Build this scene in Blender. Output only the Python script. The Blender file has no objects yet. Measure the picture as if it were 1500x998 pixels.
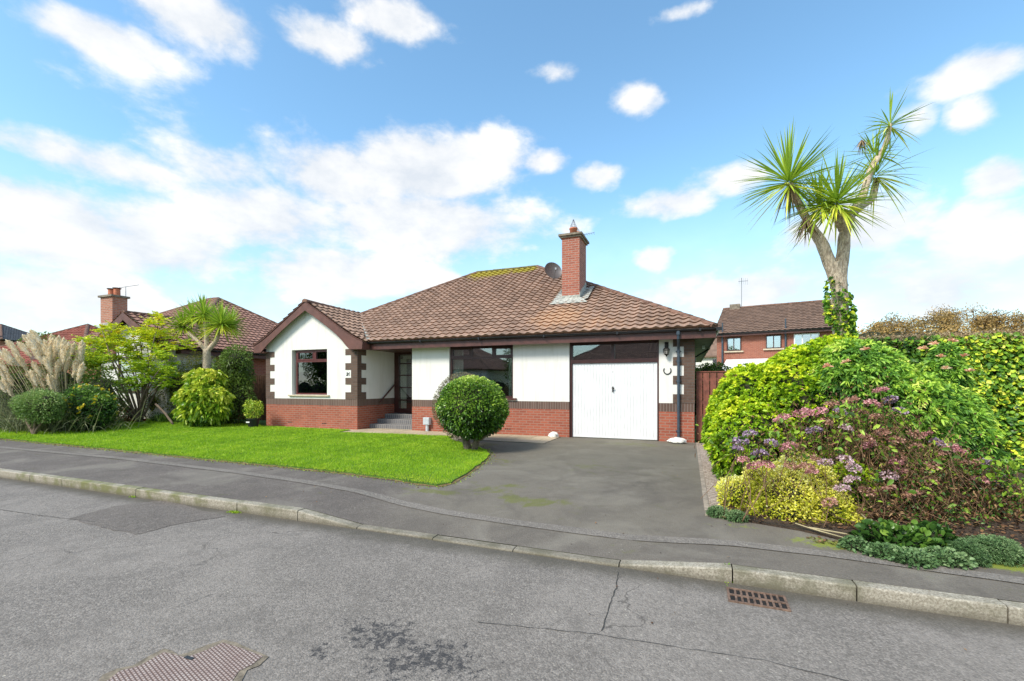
import bpy, bmesh, math, random
import numpy as np
from mathutils import Vector, Matrix, geometry
random.seed(5); rng = np.random.default_rng(7)
S = bpy.context.scene
COL = S.collection
R = math.radians

# ---------------------------------------------------------------- camera, sky, sun, exposure
F, T, HOR, CZ = 657.85, .373, 564.4, 1.51
cT, sT = math.cos(T), math.sin(T)
cam = bpy.data.cameras.new('camera'); co = bpy.data.objects.new('camera', cam); COL.objects.link(co)
cam.sensor_width = 36; cam.lens = F / 1500 * 36; cam.shift_y = (HOR - 499) / 1500
cam.clip_start = .05; cam.clip_end = 2000
co.location = (0, 0, CZ); co.rotation_euler = (R(90), 0, T)
S.camera = co
S.view_settings.view_transform = 'Standard'; S.view_settings.look = 'None'
S.view_settings.exposure = 1.17; S.view_settings.gamma = 1
SUN_EL, SUN_AZ = 44, -152        # azimuth from +Y, clockwise positive

def at(px, py, z):
    d = (CZ - z) * F / (py - HOR); r = (px - 750) / F * d
    return (r * cT - d * sT, r * sT + d * cT)
def ad(px, py, d):
    r = (px - 750) / F * d
    return Vector((r * cT - d * sT, r * sT + d * cT, CZ + (HOR - py) * d / F))
def wx(px, Y):
    k = (px - 750) / F; d = Y / (k * sT + cT); return d * (k * cT - sT)

def make_world():
    w = bpy.data.worlds.new('World'); S.world = w; w.use_nodes = True
    nt = w.node_tree; N = nt.nodes; L = nt.links; N.clear()
    out = N.new('ShaderNodeOutputWorld')
    sky = N.new('ShaderNodeTexSky'); sky.sky_type = 'NISHITA'; sky.sun_disc = False
    sky.sun_elevation = R(SUN_EL); sky.sun_rotation = R(SUN_AZ)
    sky.air_density = 1.0; sky.dust_density = .6; sky.ozone_density = 2.0
    geo = N.new('ShaderNodeTexCoord')
    sep = N.new('ShaderNodeSeparateXYZ'); L.new(geo.outputs['Generated'], sep.inputs[0])
    def m(op, a, b=None, c=None, clamp=False):
        n = N.new('ShaderNodeMath'); n.operation = op; n.use_clamp = clamp
        for i, v in enumerate((a, b, c)):
            if v is None: continue
            if isinstance(v, (int, float)): n.inputs[i].default_value = v
            else: L.new(v, n.inputs[i])
        return n.outputs[0]
    x, y, z = sep.outputs
    azm = m('ARCTAN2', x, y); el = m('ARCSINE', z)
    # stretched noise space: flattened cumulus near the horizon
    comb = N.new('ShaderNodeCombineXYZ'); L.new(azm, comb.inputs[0]); L.new(m('MULTIPLY', el, 1.7), comb.inputs[1])
    n1 = N.new('ShaderNodeTexNoise'); n1.inputs['Scale'].default_value = 4.2; n1.inputs['Detail'].default_value = 12
    n1.inputs['Roughness'].default_value = .55; n1.inputs['Distortion'].default_value = .25
    L.new(comb.outputs[0], n1.inputs['Vector'])
    n2 = N.new('ShaderNodeTexNoise'); n2.inputs['Scale'].default_value = 13; n2.inputs['Detail'].default_value = 7
    n2.inputs['Roughness'].default_value = .6
    L.new(comb.outputs[0], n2.inputs['Vector'])
    # cloud banks: (px, py, half width, half height, strength) turned into directions
    B = [(150,58,120,44,1),(80,40,50,22,.8),(290,25,130,60,1),(480,60,90,42,.95),(575,28,80,45,1),(130,235,230,42,.85),
         (330,250,120,60,.8),(60,330,240,90,1.08),(230,360,170,85,1.0),(390,320,150,75,.98),(500,260,120,68,1.05),(620,250,130,70,1.15),
         (700,232,90,48,1),(620,330,180,70,1.1),(500,400,230,60,.92),(90,430,220,60,.9),(710,195,20,20,.7),
         (815,108,58,24,.66),(938,145,42,30,.85),(875,258,45,24,.85),(795,238,45,24,.85),(985,298,90,32,.9),(1075,265,70,34,.8),
         (958,380,42,24,.9),(1000,18,60,16,.6),(1435,102,90,34,1),(1418,170,42,34,.85),(1345,178,36,30,.6),(1465,262,70,45,.95),
         (1240,345,190,60,1),(1430,350,130,80,1),(1130,425,220,50,.95),(1380,430,200,70,1),(1290,395,120,40,.9),(975,432,90,32,.8),(840,330,90,30,.45),
         (1050,360,60,20,.5),(800,420,240,30,.5),(-300,200,260,160,.9),(1900,300,320,150,.9),(60,100,60,30,.35),(1170,75,60,14,.35)]
    acc = None
    for px, py, hw, hh, st in B:
        v = ad(px, py, 10) - Vector((0, 0, CZ)); v.normalize()
        a0 = math.atan2(v.x, v.y); e0 = math.asin(v.z)
        v2 = (ad(px + hw, py, 10) - Vector((0, 0, CZ))).normalized(); sa = abs(math.atan2(v2.x, v2.y) - a0)
        v3 = (ad(px, py - hh, 10) - Vector((0, 0, CZ))).normalized(); se = abs(math.asin(v3.z) - e0)
        da = m('MULTIPLY', m('SUBTRACT', azm, a0), 1 / sa); de = m('MULTIPLY', m('SUBTRACT', el, e0), 1 / se)
        r2 = m('ADD', m('MULTIPLY', da, da), m('MULTIPLY', de, de))
        g = m('MULTIPLY', m('EXPONENT', m('MULTIPLY', r2, -.9)), st)
        acc = g if acc is None else m('MAXIMUM', acc, g)
    # elsewhere round the sky: broken cloud, made thicker out of view for whiter, softer light
    front = m('MULTIPLY', m('ADD', y, .15), 3, clamp=True)
    back = m('MULTIPLY', m('SUBTRACT', 1, front), .60)
    acc = m('ADD', m('MULTIPLY', acc, 1), back)
    f = m('ADD', acc, m('MULTIPLY', m('SUBTRACT', n1.outputs[0], .5), 1.7))
    f = m('ADD', f, m('MULTIPLY', m('SUBTRACT', n2.outputs[0], .5), .75))
    mr = N.new('ShaderNodeMapRange'); mr.interpolation_type = 'SMOOTHSTEP'
    mr.inputs['From Min'].default_value = .34; mr.inputs['From Max'].default_value = .84
    L.new(f, mr.inputs['Value'])
    hz = N.new('ShaderNodeMapRange'); hz.interpolation_type = 'SMOOTHSTEP'; hz.inputs['From Min'].default_value = 0.02
    hz.inputs['From Max'].default_value = .42; hz.inputs['To Min'].default_value = .6; hz.inputs['To Max'].default_value = 0
    L.new(el, hz.inputs['Value'])
    fac = m('MAXIMUM', m('MULTIPLY', mr.outputs[0], .95), hz.outputs[0])
    # cloud brightness: thicker and denser parts slightly greyer underneath
    ccol = N.new('ShaderNodeMix'); ccol.data_type = 'RGBA'
    sh = m('MULTIPLY', m('ADD', m('SUBTRACT', n1.outputs[0], .36), m('MULTIPLY', m('SUBTRACT', n2.outputs[0], .5), .5)), 3.4, clamp=True)
    L.new(sh, ccol.inputs[0])
    CS = .715
    ccol.inputs[6].default_value = (5.0*CS, 5.3*CS, 5.7*CS, 1); ccol.inputs[7].default_value = (7.1*CS, 7.0*CS, 6.85*CS, 1)
    tint = N.new('ShaderNodeMix'); tint.data_type = 'RGBA'; tint.blend_type = 'MULTIPLY'; tint.inputs[0].default_value = 1
    L.new(sky.outputs[0], tint.inputs[6]); tint.inputs[7].default_value = SKY_TINT
    mix = N.new('ShaderNodeMix'); mix.data_type = 'RGBA'
    L.new(fac, mix.inputs[0]); L.new(tint.outputs[2], mix.inputs[6]); L.new(ccol.outputs[2], mix.inputs[7])
    bg = N.new('ShaderNodeBackground'); bg.inputs[1].default_value = .1
    L.new(mix.outputs[2], bg.inputs[0]); L.new(bg.outputs[0], out.inputs[0])
    w.cycles.sampling_method = 'MANUAL'; w.cycles.sample_map_resolution = 1024
SKY_TINT = (1.12, 1.40, 1.34, 1)
make_world()
sun = bpy.data.lights.new('sun', 'SUN'); sun.energy = 2.0; sun.angle = R(16); sun.color = (1, .93, .82)
so = bpy.data.objects.new('sun', sun); COL.objects.link(so)
a = R(SUN_AZ); sd = Vector((math.sin(a) * math.cos(R(SUN_EL)), math.cos(a) * math.cos(R(SUN_EL)), math.sin(R(SUN_EL))))
so.rotation_euler = sd.to_track_quat('Z', 'Y').to_euler()

# ---------------------------------------------------------------- object helpers
def tag(o, label=None, cat=None, group=None, kind=None):
    if label: o['label'] = label
    if cat: o['category'] = cat
    if group: o['group'] = group
    if kind: o['kind'] = kind
    return o
def thing(name, label, cat, loc=(0, 0, 0), rz=0, group=None):
    o = bpy.data.objects.new(name, None); COL.objects.link(o); o.location = loc; o.rotation_euler = (0, 0, rz)
    o.empty_display_size = .2
    return tag(o, label, cat, group)
def link(name, me, m, parent=None):
    o = bpy.data.objects.new(name, me); COL.objects.link(o)
    if m is not None and not me.materials: me.materials.append(m)
    if parent is not None: o.parent = parent
    return o
def uvbox(me):
    n = len(me.loops)
    if n == 0: return
    uv = me.uv_layers.new(name='uv')
    co_ = np.empty(len(me.vertices) * 3, 'f'); me.vertices.foreach_get('co', co_); co_ = co_.reshape(-1, 3)
    vi = np.empty(n, 'i'); me.loops.foreach_get('vertex_index', vi)
    pn = np.empty(len(me.polygons) * 3, 'f'); me.polygons.foreach_get('normal', pn); pn = np.abs(pn.reshape(-1, 3))
    lt = np.empty(len(me.polygons), 'i'); me.polygons.foreach_get('loop_total', lt)
    ln = np.repeat(pn, lt, axis=0); p = co_[vi]
    ax = np.argmax(ln, axis=1)
    u = np.where(ax == 0, p[:, 1], p[:, 0]); v = np.where(ax == 2, p[:, 1], p[:, 2])
    uv.data.foreach_set('uv', np.stack([u, v], 1).astype('f').ravel())
class MB:
    def __init__(s): s.v = []; s.f = []
    def box(s, x0, x1, y0, y1, z0, z1):
        b = len(s.v)
        s.v += [(x, y, z) for z in (z0, z1) for y in (y0, y1) for x in (x0, x1)]
        s.f += [tuple(b + i for i in q) for q in ((0,2,3,1),(4,5,7,6),(0,1,5,4),(2,6,7,3),(0,4,6,2),(1,3,7,5))]
        return s
    def obox(s, c, ax, ay, az):     # oriented box from centre and half-axis vectors
        c, ax, ay, az = map(Vector, (c, ax, ay, az)); b = len(s.v)
        s.v += [tuple(c + i * ax + j * ay + k * az) for k in (-1, 1) for j in (-1, 1) for i in (-1, 1)]
        s.f += [tuple(b + i for i in q) for q in ((0,2,3,1),(4,5,7,6),(0,1,5,4),(2,6,7,3),(0,4,6,2),(1,3,7,5))]
        return s
    def prism(s, pts, off):         # planar polygon extruded by vector
        b = len(s.v); n = len(pts); off = Vector(off)
        s.v += [tuple(p) for p in pts] + [tuple(Vector(p) + off) for p in pts]
        s.f += [tuple(range(b + n - 1, b - 1, -1)), tuple(range(b + n, b + 2 * n))]
        s.f += [(b + i, b + (i + 1) % n, b + n + (i + 1) % n, b + n + i) for i in range(n)]
        return s
    def face(s, pts):
        b = len(s.v); s.v += [tuple(p) for p in pts]; s.f.append(tuple(range(b, b + len(pts)))); return s
    def tube(s, pts, rad, n=8, cap=True, sq=1.0, noise=0):
        pts = [Vector(p) for p in pts]
        if isinstance(rad, (int, float)): rad = [rad] * len(pts)
        b = len(s.v); up = Vector((0, 0, 1)); prev = None
        for i, p in enumerate(pts):
            t = (pts[min(i + 1, len(pts) - 1)] - pts[max(i - 1, 0)]).normalized()
            if prev is None: a_ = t.orthogonal().normalized() if abs(t.z) < .99 else Vector((1, 0, 0))
            else: a_ = (prev - t * prev.dot(t)).normalized()
            prev = a_; c_ = t.cross(a_)
            for k in range(n):
                q = 2 * math.pi * (k + .5) / n; rr = rad[i] * (1 + random.uniform(-noise, noise))
                s.v.append(tuple(p + a_ * math.cos(q) * rr + c_ * math.sin(q) * rr * sq))
        for i in range(len(pts) - 1):
            for k in range(n):
                k2 = (k + 1) % n
                s.f.append((b + i*n + k, b + i*n + k2, b + (i+1)*n + k2, b + (i+1)*n + k))
        if cap:
            s.f.append(tuple(b + k for k in range(n - 1, -1, -1))); e = b + (len(pts) - 1) * n
            s.f.append(tuple(e + k for k in range(n)))
        return s
    def lathe(s, c, prof, n=16):
        b = len(s.v)
        for r, z in prof:
            for k in range(n):
                q = 2 * math.pi * k / n; s.v.append((c[0] + r * math.cos(q), c[1] + r * math.sin(q), c[2] + z))
        for i in range(len(prof) - 1):
            for k in range(n):
                k2 = (k + 1) % n; s.f.append((b + i*n + k, b + i*n + k2, b + (i+1)*n + k2, b + (i+1)*n + k))
        return s
    def build(s, name, m, parent=None, smooth=False, bevel=0, origin=None):
        me = bpy.data.meshes.new(name); v = s.v
        if origin is not None: v = [(x - origin[0], y - origin[1], z - origin[2]) for x, y, z in v]
        me.from_pydata(v, [], s.f); me.update(); uvbox(me)
        if smooth: me.polygons.foreach_set('use_smooth', [True] * len(me.polygons))
        o = link(name, me, m, parent)
        if origin is not None: o.location = origin
        if bevel:
            md = o.modifiers.new('bevel', 'BEVEL'); md.width = bevel; md.segments = 2; md.limit_method = 'ANGLE'
        return o

# ---------------------------------------------------------------- materials
MATS = {}
def nodes(name):
    m = bpy.data.materials.new(name); m.use_nodes = True; nt = m.node_tree
    b = nt.nodes['Principled BSDF']; return m, nt, b
def mix(nt, fac, a, b, blend='MIX'):
    n = nt.nodes.new('ShaderNodeMix'); n.data_type = 'RGBA'; n.blend_type = blend
    for i, v in ((0, fac), (6, a), (7, b)):
        if isinstance(v, (int, float)): n.inputs[i].default_value = v
        elif isinstance(v, tuple): n.inputs[i].default_value = v if len(v) == 4 else v + (1,)
        else: nt.links.new(v, n.inputs[i])
    return n.outputs[2]
def noise(nt, scale, detail=4, rough=.55, vec=None, dist=0):
    n = nt.nodes.new('ShaderNodeTexNoise'); n.inputs['Scale'].default_value = scale; n.inputs['Detail'].default_value = detail
    n.inputs['Roughness'].default_value = rough; n.inputs['Distortion'].default_value = dist
    if vec is not None: nt.links.new(vec, n.inputs['Vector'])
    return n.outputs[0]
def ramp(nt, v, a, b, lo=0, hi=1):
    n = nt.nodes.new('ShaderNodeMapRange'); n.interpolation_type = 'SMOOTHSTEP'
    n.inputs['From Min'].default_value = a; n.inputs['From Max'].default_value = b
    n.inputs['To Min'].default_value = lo; n.inputs['To Max'].default_value = hi
    nt.links.new(v, n.inputs['Value']); return n.outputs[0]
def mth(nt, op, a, b=None, clamp=False):
    n = nt.nodes.new('ShaderNodeMath'); n.operation = op; n.use_clamp = clamp
    for i, v in enumerate((a, b)):
        if v is None: continue
        if isinstance(v, (int, float)): n.inputs[i].default_value = v
        else: nt.links.new(v, n.inputs[i])
    return n.outputs[0]
def objc(nt): return nt.nodes.new('ShaderNodeTexCoord').outputs['Object']
def posn(nt): return nt.nodes.new('ShaderNodeNewGeometry').outputs['Position']
def uvc(nt): return nt.nodes.new('ShaderNodeTexCoord').outputs['UV']
def bump(nt, b, h, st=.3, d=.01):
    n = nt.nodes.new('ShaderNodeBump'); n.inputs['Strength'].default_value = st; n.inputs['Distance'].default_value = d
    nt.links.new(h, n.inputs['Height']); nt.links.new(n.outputs[0], b.inputs['Normal'])
def sc(c, k): return tuple(x * k for x in c[:3])
def plain(name, c, rough=.5, var=.15, scale=8, metal=0, bst=.1, bsc=60, spec=.5):
    if name in MATS: return MATS[name]
    m, nt, b = nodes(name); p = objc(nt)
    n = noise(nt, scale, 6, .6, p)
    nt.links.new(mix(nt, ramp(nt, n, .3, .7), sc(c, 1 - var), sc(c, 1 + var)), b.inputs['Base Color'])
    b.inputs['Roughness'].default_value = rough; b.inputs['Metallic'].default_value = metal
    b.inputs['Specular IOR Level'].default_value = spec
    if bst: bump(nt, b, noise(nt, bsc, 3, .6, p), bst, .004)
    MATS[name] = m; return m
def brick(name, c1, c2, mortar, bw=.225, rh=.075, off=.5, ms=.009, stain=.25):
    m, nt, b = nodes(name); u = uvc(nt)
    t = nt.nodes.new('ShaderNodeTexBrick'); nt.links.new(u, t.inputs['Vector'])
    t.offset = off; t.inputs['Scale'].default_value = 1; t.inputs['Brick Width'].default_value = bw; t.inputs['Row Height'].default_value = rh
    t.inputs['Mortar Size'].default_value = ms; t.inputs['Mortar Smooth'].default_value = .2; t.inputs['Bias'].default_value = 0
    t.inputs['Color1'].default_value = c1 + (1,); t.inputs['Color2'].default_value = c2 + (1,); t.inputs['Mortar'].default_value = mortar + (1,)
    p = objc(nt); n = noise(nt, 1.6, 6, .6, p); n2 = noise(nt, 45, 3, .6, p)
    c = mix(nt, ramp(nt, n, .45, .75, 0, stain), t.outputs['Color'], sc(c1, .45))
    c = mix(nt, ramp(nt, n2, .3, .75, 0, .35), c, sc(c2, 1.25))
    n3 = noise(nt, 3.1, 8, .7, p)
    c = mix(nt, ramp(nt, n3, .60, .75, 0, stain), c, (.42, .34, .30))
    nt.links.new(c, b.inputs['Base Color']); b.inputs['Roughness'].default_value = .85
    h = mth(nt, 'SUBTRACT', mth(nt, 'MULTIPLY', n2, .3), t.outputs['Fac'])
    bump(nt, b, h, .5, .006); MATS[name] = m; return m
RED = (.25, .060, .034); RED2 = (.38, .10, .055)
M_red = brick('red_brick', RED, RED2, (.29, .19, .145), ms=.012)
M_brown = brick('brown_brick', (.085, .050, .036), (.13, .078, .056), (.10, .085, .075), stain=.15)
M_soldier = brick('brown_soldier_brick', (.095, .056, .042), (.14, .085, .066), (.21, .17, .15), bw=.075, rh=5, off=0, stain=.15)
M_step = brick('blue_step_brick', (.10, .10, .11), (.16, .155, .16), (.36, .34, .31), bw=.085, rh=.15, off=0, ms=.008)
M_chim = brick('chimney_brick', (.25, .065, .04), (.40, .125, .075), (.34, .24, .20), stain=.35, ms=.012)
M_nb = brick('neighbour_brick', (.24, .065, .04), (.34, .11, .065), (.28, .19, .15))
M_nchim = brick('neighbour_chimney_brick', (.30, .10, .055), (.44, .17, .10), (.36, .28, .23), stain=.5, ms=.014)

def render_mat(name, c):
    m, nt, b = nodes(name); p = objc(nt)
    n = noise(nt, .9, 6, .65, p); mp = nt.nodes.new('ShaderNodeMapping'); mp.inputs['Scale'].default_value = (5, 5, .5)
    nt.links.new(p, mp.inputs[0]); n2 = noise(nt, 1.5, 6, .6, mp.outputs[0])
    col = mix(nt, ramp(nt, n, .45, .8, 0, .35), c, sc(c, .86))
    col = mix(nt, ramp(nt, n2, .48, .72, 0, .5), col, (c[0] * .80, c[1] * .80, c[2] * .74))
    nt.links.new(col, b.inputs['Base Color']); b.inputs['Roughness'].default_value = .85
    bump(nt, b, noise(nt, 120, 4, .7, p), .25, .004); return m
M_white = render_mat('white_render', (.77, .755, .72))
M_stain = plain('brown_stained_timber', (.085, .032, .026), .42, .25, 6, bst=.15)
M_barge = plain('brown_bargeboard', (.125, .050, .038), .5, .2, 4, bst=.15)
M_dark = plain('dark_brown_frame', (.055, .020, .018), .35, .2, 8)
M_black = plain('black_plastic', (.014, .015, .018), .35, .2, 10)
M_pipe = plain('blue_grey_pipe', (.045, .065, .09), .4, .15, 8)
M_sill = plain('cream_sill', (.52, .44, .32), .7, .15, 10)
M_soffit = plain('olive_soffit', (.13, .12, .06), .7, .35, 5)
M_doorw = plain('white_garage_door', (.77, .775, .785), .4, .05, 3, bst=.03)
M_terra = plain('terracotta', (.50, .16, .08), .75, .2, 12)
M_conc = plain('concrete_cap', (.20, .17, .13), .9, .35, 9, bst=.4)
M_lead = plain('lead_flashing', (.38, .38, .34), .65, .4, 14, bst=.3)
M_metal = plain('grey_metal', (.25, .26, .27), .4, .15, 20, metal=.8)
M_iron = plain('black_iron', (.02, .018, .017), .45, .3, 20, metal=.4)
M_curtain = plain('pale_curtain', (.72, .76, .66), .9, .1, 5)
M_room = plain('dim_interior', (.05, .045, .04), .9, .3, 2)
M_fence = plain('brown_fence_timber', (.15, .075, .045), .8, .35, 7, bst=.4, bsc=30)
M_gate = plain('red_brown_gate_timber', (.20, .065, .042), .7, .3, 7, bst=.3, bsc=30)
M_upvc = plain('white_frame', (.75, .75, .74), .4, .05)
M_slab = None

def glass_mat(name='window_glass', tint=(.78, .80, .78), base=.10):
    m = bpy.data.materials.new(name); m.use_nodes = True; nt = m.node_tree; nt.nodes.clear()
    o = nt.nodes.new('ShaderNodeOutputMaterial'); tr = nt.nodes.new('ShaderNodeBsdfTransparent'); tr.inputs[0].default_value = tint + (1,)
    gl = nt.nodes.new('ShaderNodeBsdfGlossy'); gl.inputs['Roughness'].default_value = .015; gl.inputs[0].default_value = (.9, .95, 1, 1)
    fr = nt.nodes.new('ShaderNodeFresnel'); fr.inputs[0].default_value = 1.5
    f = mth(nt, 'ADD', mth(nt, 'MULTIPLY', fr.outputs[0], 1.3), base, True)
    p = posn(nt); bp = nt.nodes.new('ShaderNodeBump'); bp.inputs['Strength'].default_value = .04; bp.inputs['Distance'].default_value = .05
    nt.links.new(noise(nt, 1.2, 1, .5, p), bp.inputs['Height']); nt.links.new(bp.outputs[0], gl.inputs['Normal'])
    mx = nt.nodes.new('ShaderNodeMixShader'); nt.links.new(f, mx.inputs[0]); nt.links.new(tr.outputs[0], mx.inputs[1]); nt.links.new(gl.outputs[0], mx.inputs[2])
    nt.links.new(mx.outputs[0], o.inputs[0]); return m
M_glass = glass_mat()
M_glass2 = glass_mat('bright_far_glass', (.5, .55, .6), .38)

TW, TG = .27, .28    # roof tile width and gauge
def tile_mat(name, c, dark, moss=None, tw=TW, tg=TG, vary=.20):
    m, nt, b = nodes(name); u = uvc(nt)
    sp = nt.nodes.new('ShaderNodeSeparateXYZ'); nt.links.new(u, sp.inputs[0])
    fx = mth(nt, 'FLOOR', mth(nt, 'DIVIDE', sp.outputs[0], tw)); fy = mth(nt, 'FLOOR', mth(nt, 'DIVIDE', sp.outputs[1], tg))
    cb = nt.nodes.new('ShaderNodeCombineXYZ'); nt.links.new(fx, cb.inputs[0]); nt.links.new(fy, cb.inputs[1])
    wn = nt.nodes.new('ShaderNodeTexWhiteNoise'); wn.noise_dimensions = '2D'; nt.links.new(cb.outputs[0], wn.inputs[0])
    p = posn(nt)
    col = mix(nt, wn.outputs[0], sc(c, 1 - vary), sc(c, 1 + vary))
    n1 = noise(nt, 1.1, 7, .65, p); n2 = noise(nt, 28, 5, .7, p); n3 = noise(nt, 5, 6, .7, p)
    col = mix(nt, ramp(nt, n1, .50, .74, 0, .38), col, dark)
    col = mix(nt, ramp(nt, n2, .56, .74, 0, .45), col, sc(dark, .6))
    col = mix(nt, ramp(nt, n3, .60, .74, 0, .4), col, (c[0] * 1.4, c[1] * 1.45, c[2] * 1.5))
    wn2 = noise(nt, 11, 2, .5, p)
    col = mix(nt, ramp(nt, wn2, .755, .775, 0, .8), col, (.62, .58, .50))
    if moss:
        ps = nt.nodes.new('ShaderNodeSeparateXYZ'); nt.links.new(p, ps.inputs[0])
        msk = None
        for (cx, cy, cz, rx, rz_, amt) in moss['green']:
            dx = mth(nt, 'DIVIDE', mth(nt, 'SUBTRACT', ps.outputs[0], cx), rx); dz = mth(nt, 'DIVIDE', mth(nt, 'SUBTRACT', ps.outputs[2], cz), rz_)
            g = mth(nt, 'MULTIPLY', mth(nt, 'EXPONENT', mth(nt, 'MULTIPLY', mth(nt, 'ADD', mth(nt, 'MULTIPLY', dx, dx), mth(nt, 'MULTIPLY', dz, dz)), -1)), amt)
            msk = g if msk is None else mth(nt, 'MAXIMUM', msk, g)
        nm = noise(nt, 9, 6, .75, p)
        mm = ramp(nt, mth(nt, 'ADD', msk, mth(nt, 'MULTIPLY', mth(nt, 'SUBTRACT', nm, .5), 1.6)), .45, .65, 0, .9)
        mc = mix(nt, noise(nt, 20, 3, .6, p), (.16, .13, .02), (.62, .52, .05))
        col = mix(nt, mm, col, mc)
        msk = None
        for (cx, cy, cz, rx, rz_, amt) in moss['pale']:
            dx = mth(nt, 'DIVIDE', mth(nt, 'SUBTRACT', ps.outputs[0], cx), rx); dz = mth(nt, 'DIVIDE', mth(nt, 'SUBTRACT', ps.outputs[2], cz), rz_)
            g = mth(nt, 'MULTIPLY', mth(nt, 'EXPONENT', mth(nt, 'MULTIPLY', mth(nt, 'ADD', mth(nt, 'MULTIPLY', dx, dx), mth(nt, 'MULTIPLY', dz, dz)), -1)), amt)
            msk = g if msk is None else mth(nt, 'MAXIMUM', msk, g)
        pm = ramp(nt, mth(nt, 'ADD', msk, mth(nt, 'MULTIPLY', mth(nt, 'SUBTRACT', n3, .5), 1.2)), .35, .75, 0, .7)
        col = mix(nt, pm, col, (.52, .31, .18))
    nt.links.new(col, b.inputs['Base Color']); b.inputs['Roughness'].default_value = .8; b.inputs['Specular IOR Level'].default_value = .3
    bump(nt, b, n2, .35, .006); return m
TC = (.325, .212, .155)
M_tile = tile_mat('roof_tile_brown', TC, (.075, .045, .035),
    moss={'green': [(-8.4, 0, 6.65, 1.6, .40, .95), (-6.8, 0, 6.7, .9, .35, .95), (-4.3, 0, 4.9, .35, .4, .45), (-2.9, 0, 5.1, .5, .35, .55), (-5.1, 0, 5.2, .7, .5, .3), (-8.7, 0, 6.3, .7, .5, .5)],
          'pale': [(-3.7, 0, 3.6, 1.1, .6, .85), (-2.4, 0, 3.3, 1.4, .5, .55), (-.6, 0, 3.4, 1.2, .4, .4)]})
M_tile2 = tile_mat('roof_tile_rosy', (.30, .165, .125), (.12, .07, .055))
M_tile3 = tile_mat('roof_tile_tan', (.20, .13, .095), (.09, .06, .05))
M_slate_unused = None if True else plain('grey_slate', (.10, .105, .115), .7, .3, 3)
M_ridge = plain('ridge_tile_brown', (.16, .085, .058), .85, .4, 6, bst=.5)
M_ridgem = plain('mossy_ridge_tile', (.13, .115, .035), .9, .5, 7, bst=.5)

# ---------------------------------------------------------------- roof builders
def tile_plane(name, poly, m, parent, tw=TW, tg=TG, ns=8, amp=.042, lift=.042, bell=None):
    """poly: convex roof polygon, first edge = eaves. Real tiles: rolled profile, each course lapping the one below."""
    P = [Vector(p) for p in poly]; o = P[0]; u = (P[1] - P[0]); u.z = 0; u.normalize()
    n = (P[1] - P[0]).cross(P[2] - P[0]).normalized()
    if n.z < 0: n = -n
    v = n.cross(u); 
    if v.z < 0: v = -v
    us = [(p - o).dot(u) for p in P]; vs = [(p - o).dot(v) for p in P]
    u0, u1, v1 = min(us) - .01, max(us) + .01, max(vs) + .01; v0 = min(vs)
    nu = int((u1 - u0) / tw * ns) + 2
    uu = u0 + np.arange(nu) * tw / ns
    ph = (uu / tw) % 1.0
    prof = amp * (0.5 + .5 * np.cos(2 * np.pi * ph)) ** 1.4
    rows = int((v1 - v0) / tg) + 1
    V = []; Fc = []; UV = []
    o_ = np.array(o); un = np.array(u); vn = np.array(v); nn = np.array(n)
    for r in range(rows):
        va = v0 + r * tg; vb = va + tg
        jit = rng.normal(0, .0022, nu)
        for k, (vv, hh, uvv) in enumerate(((va + .05, -.02, va + .01), (va, lift, va + .01), (vb + .03, -.004, vb - .01))):
            h = prof + hh + (jit if k == 1 else 0)
            if k == 0: h = prof * .3 + hh
            V.append(o_ + uu[:, None] * un + vv * vn + h[:, None] * nn); UV.append(np.stack([uu, np.full(nu, uvv)], 1))
        b = r * 3 * nu; i = np.arange(nu - 1)
        for k in (0, 1): Fc.append(np.stack([b + k*nu + i, b + k*nu + i + 1, b + (k+1)*nu + i + 1, b + (k+1)*nu + i], 1))
    V = np.concatenate(V); UV = np.concatenate(UV); Fc = np.concatenate(Fc)
    me = bpy.data.meshes.new(name); me.from_pydata(V.tolist(), [], Fc.tolist())
    l = me.uv_layers.new(name='uv'); l.data.foreach_set('uv', UV[Fc.ravel()].astype('f').ravel())
    bm = bmesh.new(); bm.from_mesh(me)
    c = sum(P, Vector()) / len(P)
    for i in range(len(P)):
        a_, b_ = P[i], P[(i + 1) % len(P)]
        pn = (b_ - a_).cross(n).normalized()
        if (c - a_).dot(pn) > 0: pn = -pn
        bmesh.ops.bisect_plane(bm, geom=bm.verts[:] + bm.edges[:] + bm.faces[:], plane_co=a_ + pn * .012, plane_no=pn, clear_outer=True)
    bm.to_mesh(me); bm.free()
    return link(name, me, m, parent)
def under(mb, poly, d=.02):
    mb.face([Vector(p) - Vector((0, 0, d + .03)) for p in poly])
def ridge_run(mb, a, b, r=.105, seg=.42, lift=.015):
    a, b = Vector(a), Vector(b); L_ = (b - a).length; k = max(1, round(L_ / seg)); t = (b - a).normalized()
    s = t.cross(Vector((0, 0, 1))).normalized(); w = s.cross(t)
    for i in range(k):
        p0 = a + t * (L_ * i / k); p1 = a + t * (L_ * (i + 1) / k + .02)
        b0 = len(mb.v); nn = 8
        for p, rr in ((p0, r * 1.07), (p1, r * .97)):
            jz = random.uniform(-.004, .004)
            for q in range(nn + 1):
                an = math.pi * (-.08 + 1.16 * q / nn)
                mb.v.append(tuple(p + s * math.cos(an) * rr + w * (math.sin(an) * rr * .8 + lift - .02 + jz)))
        for q in range(nn): mb.f.append((b0 + q, b0 + q + 1, b0 + nn + 2 + q, b0 + nn + 1 + q))
        mb.f.append(tuple(b0 + q for q in range(nn + 1)))

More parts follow.
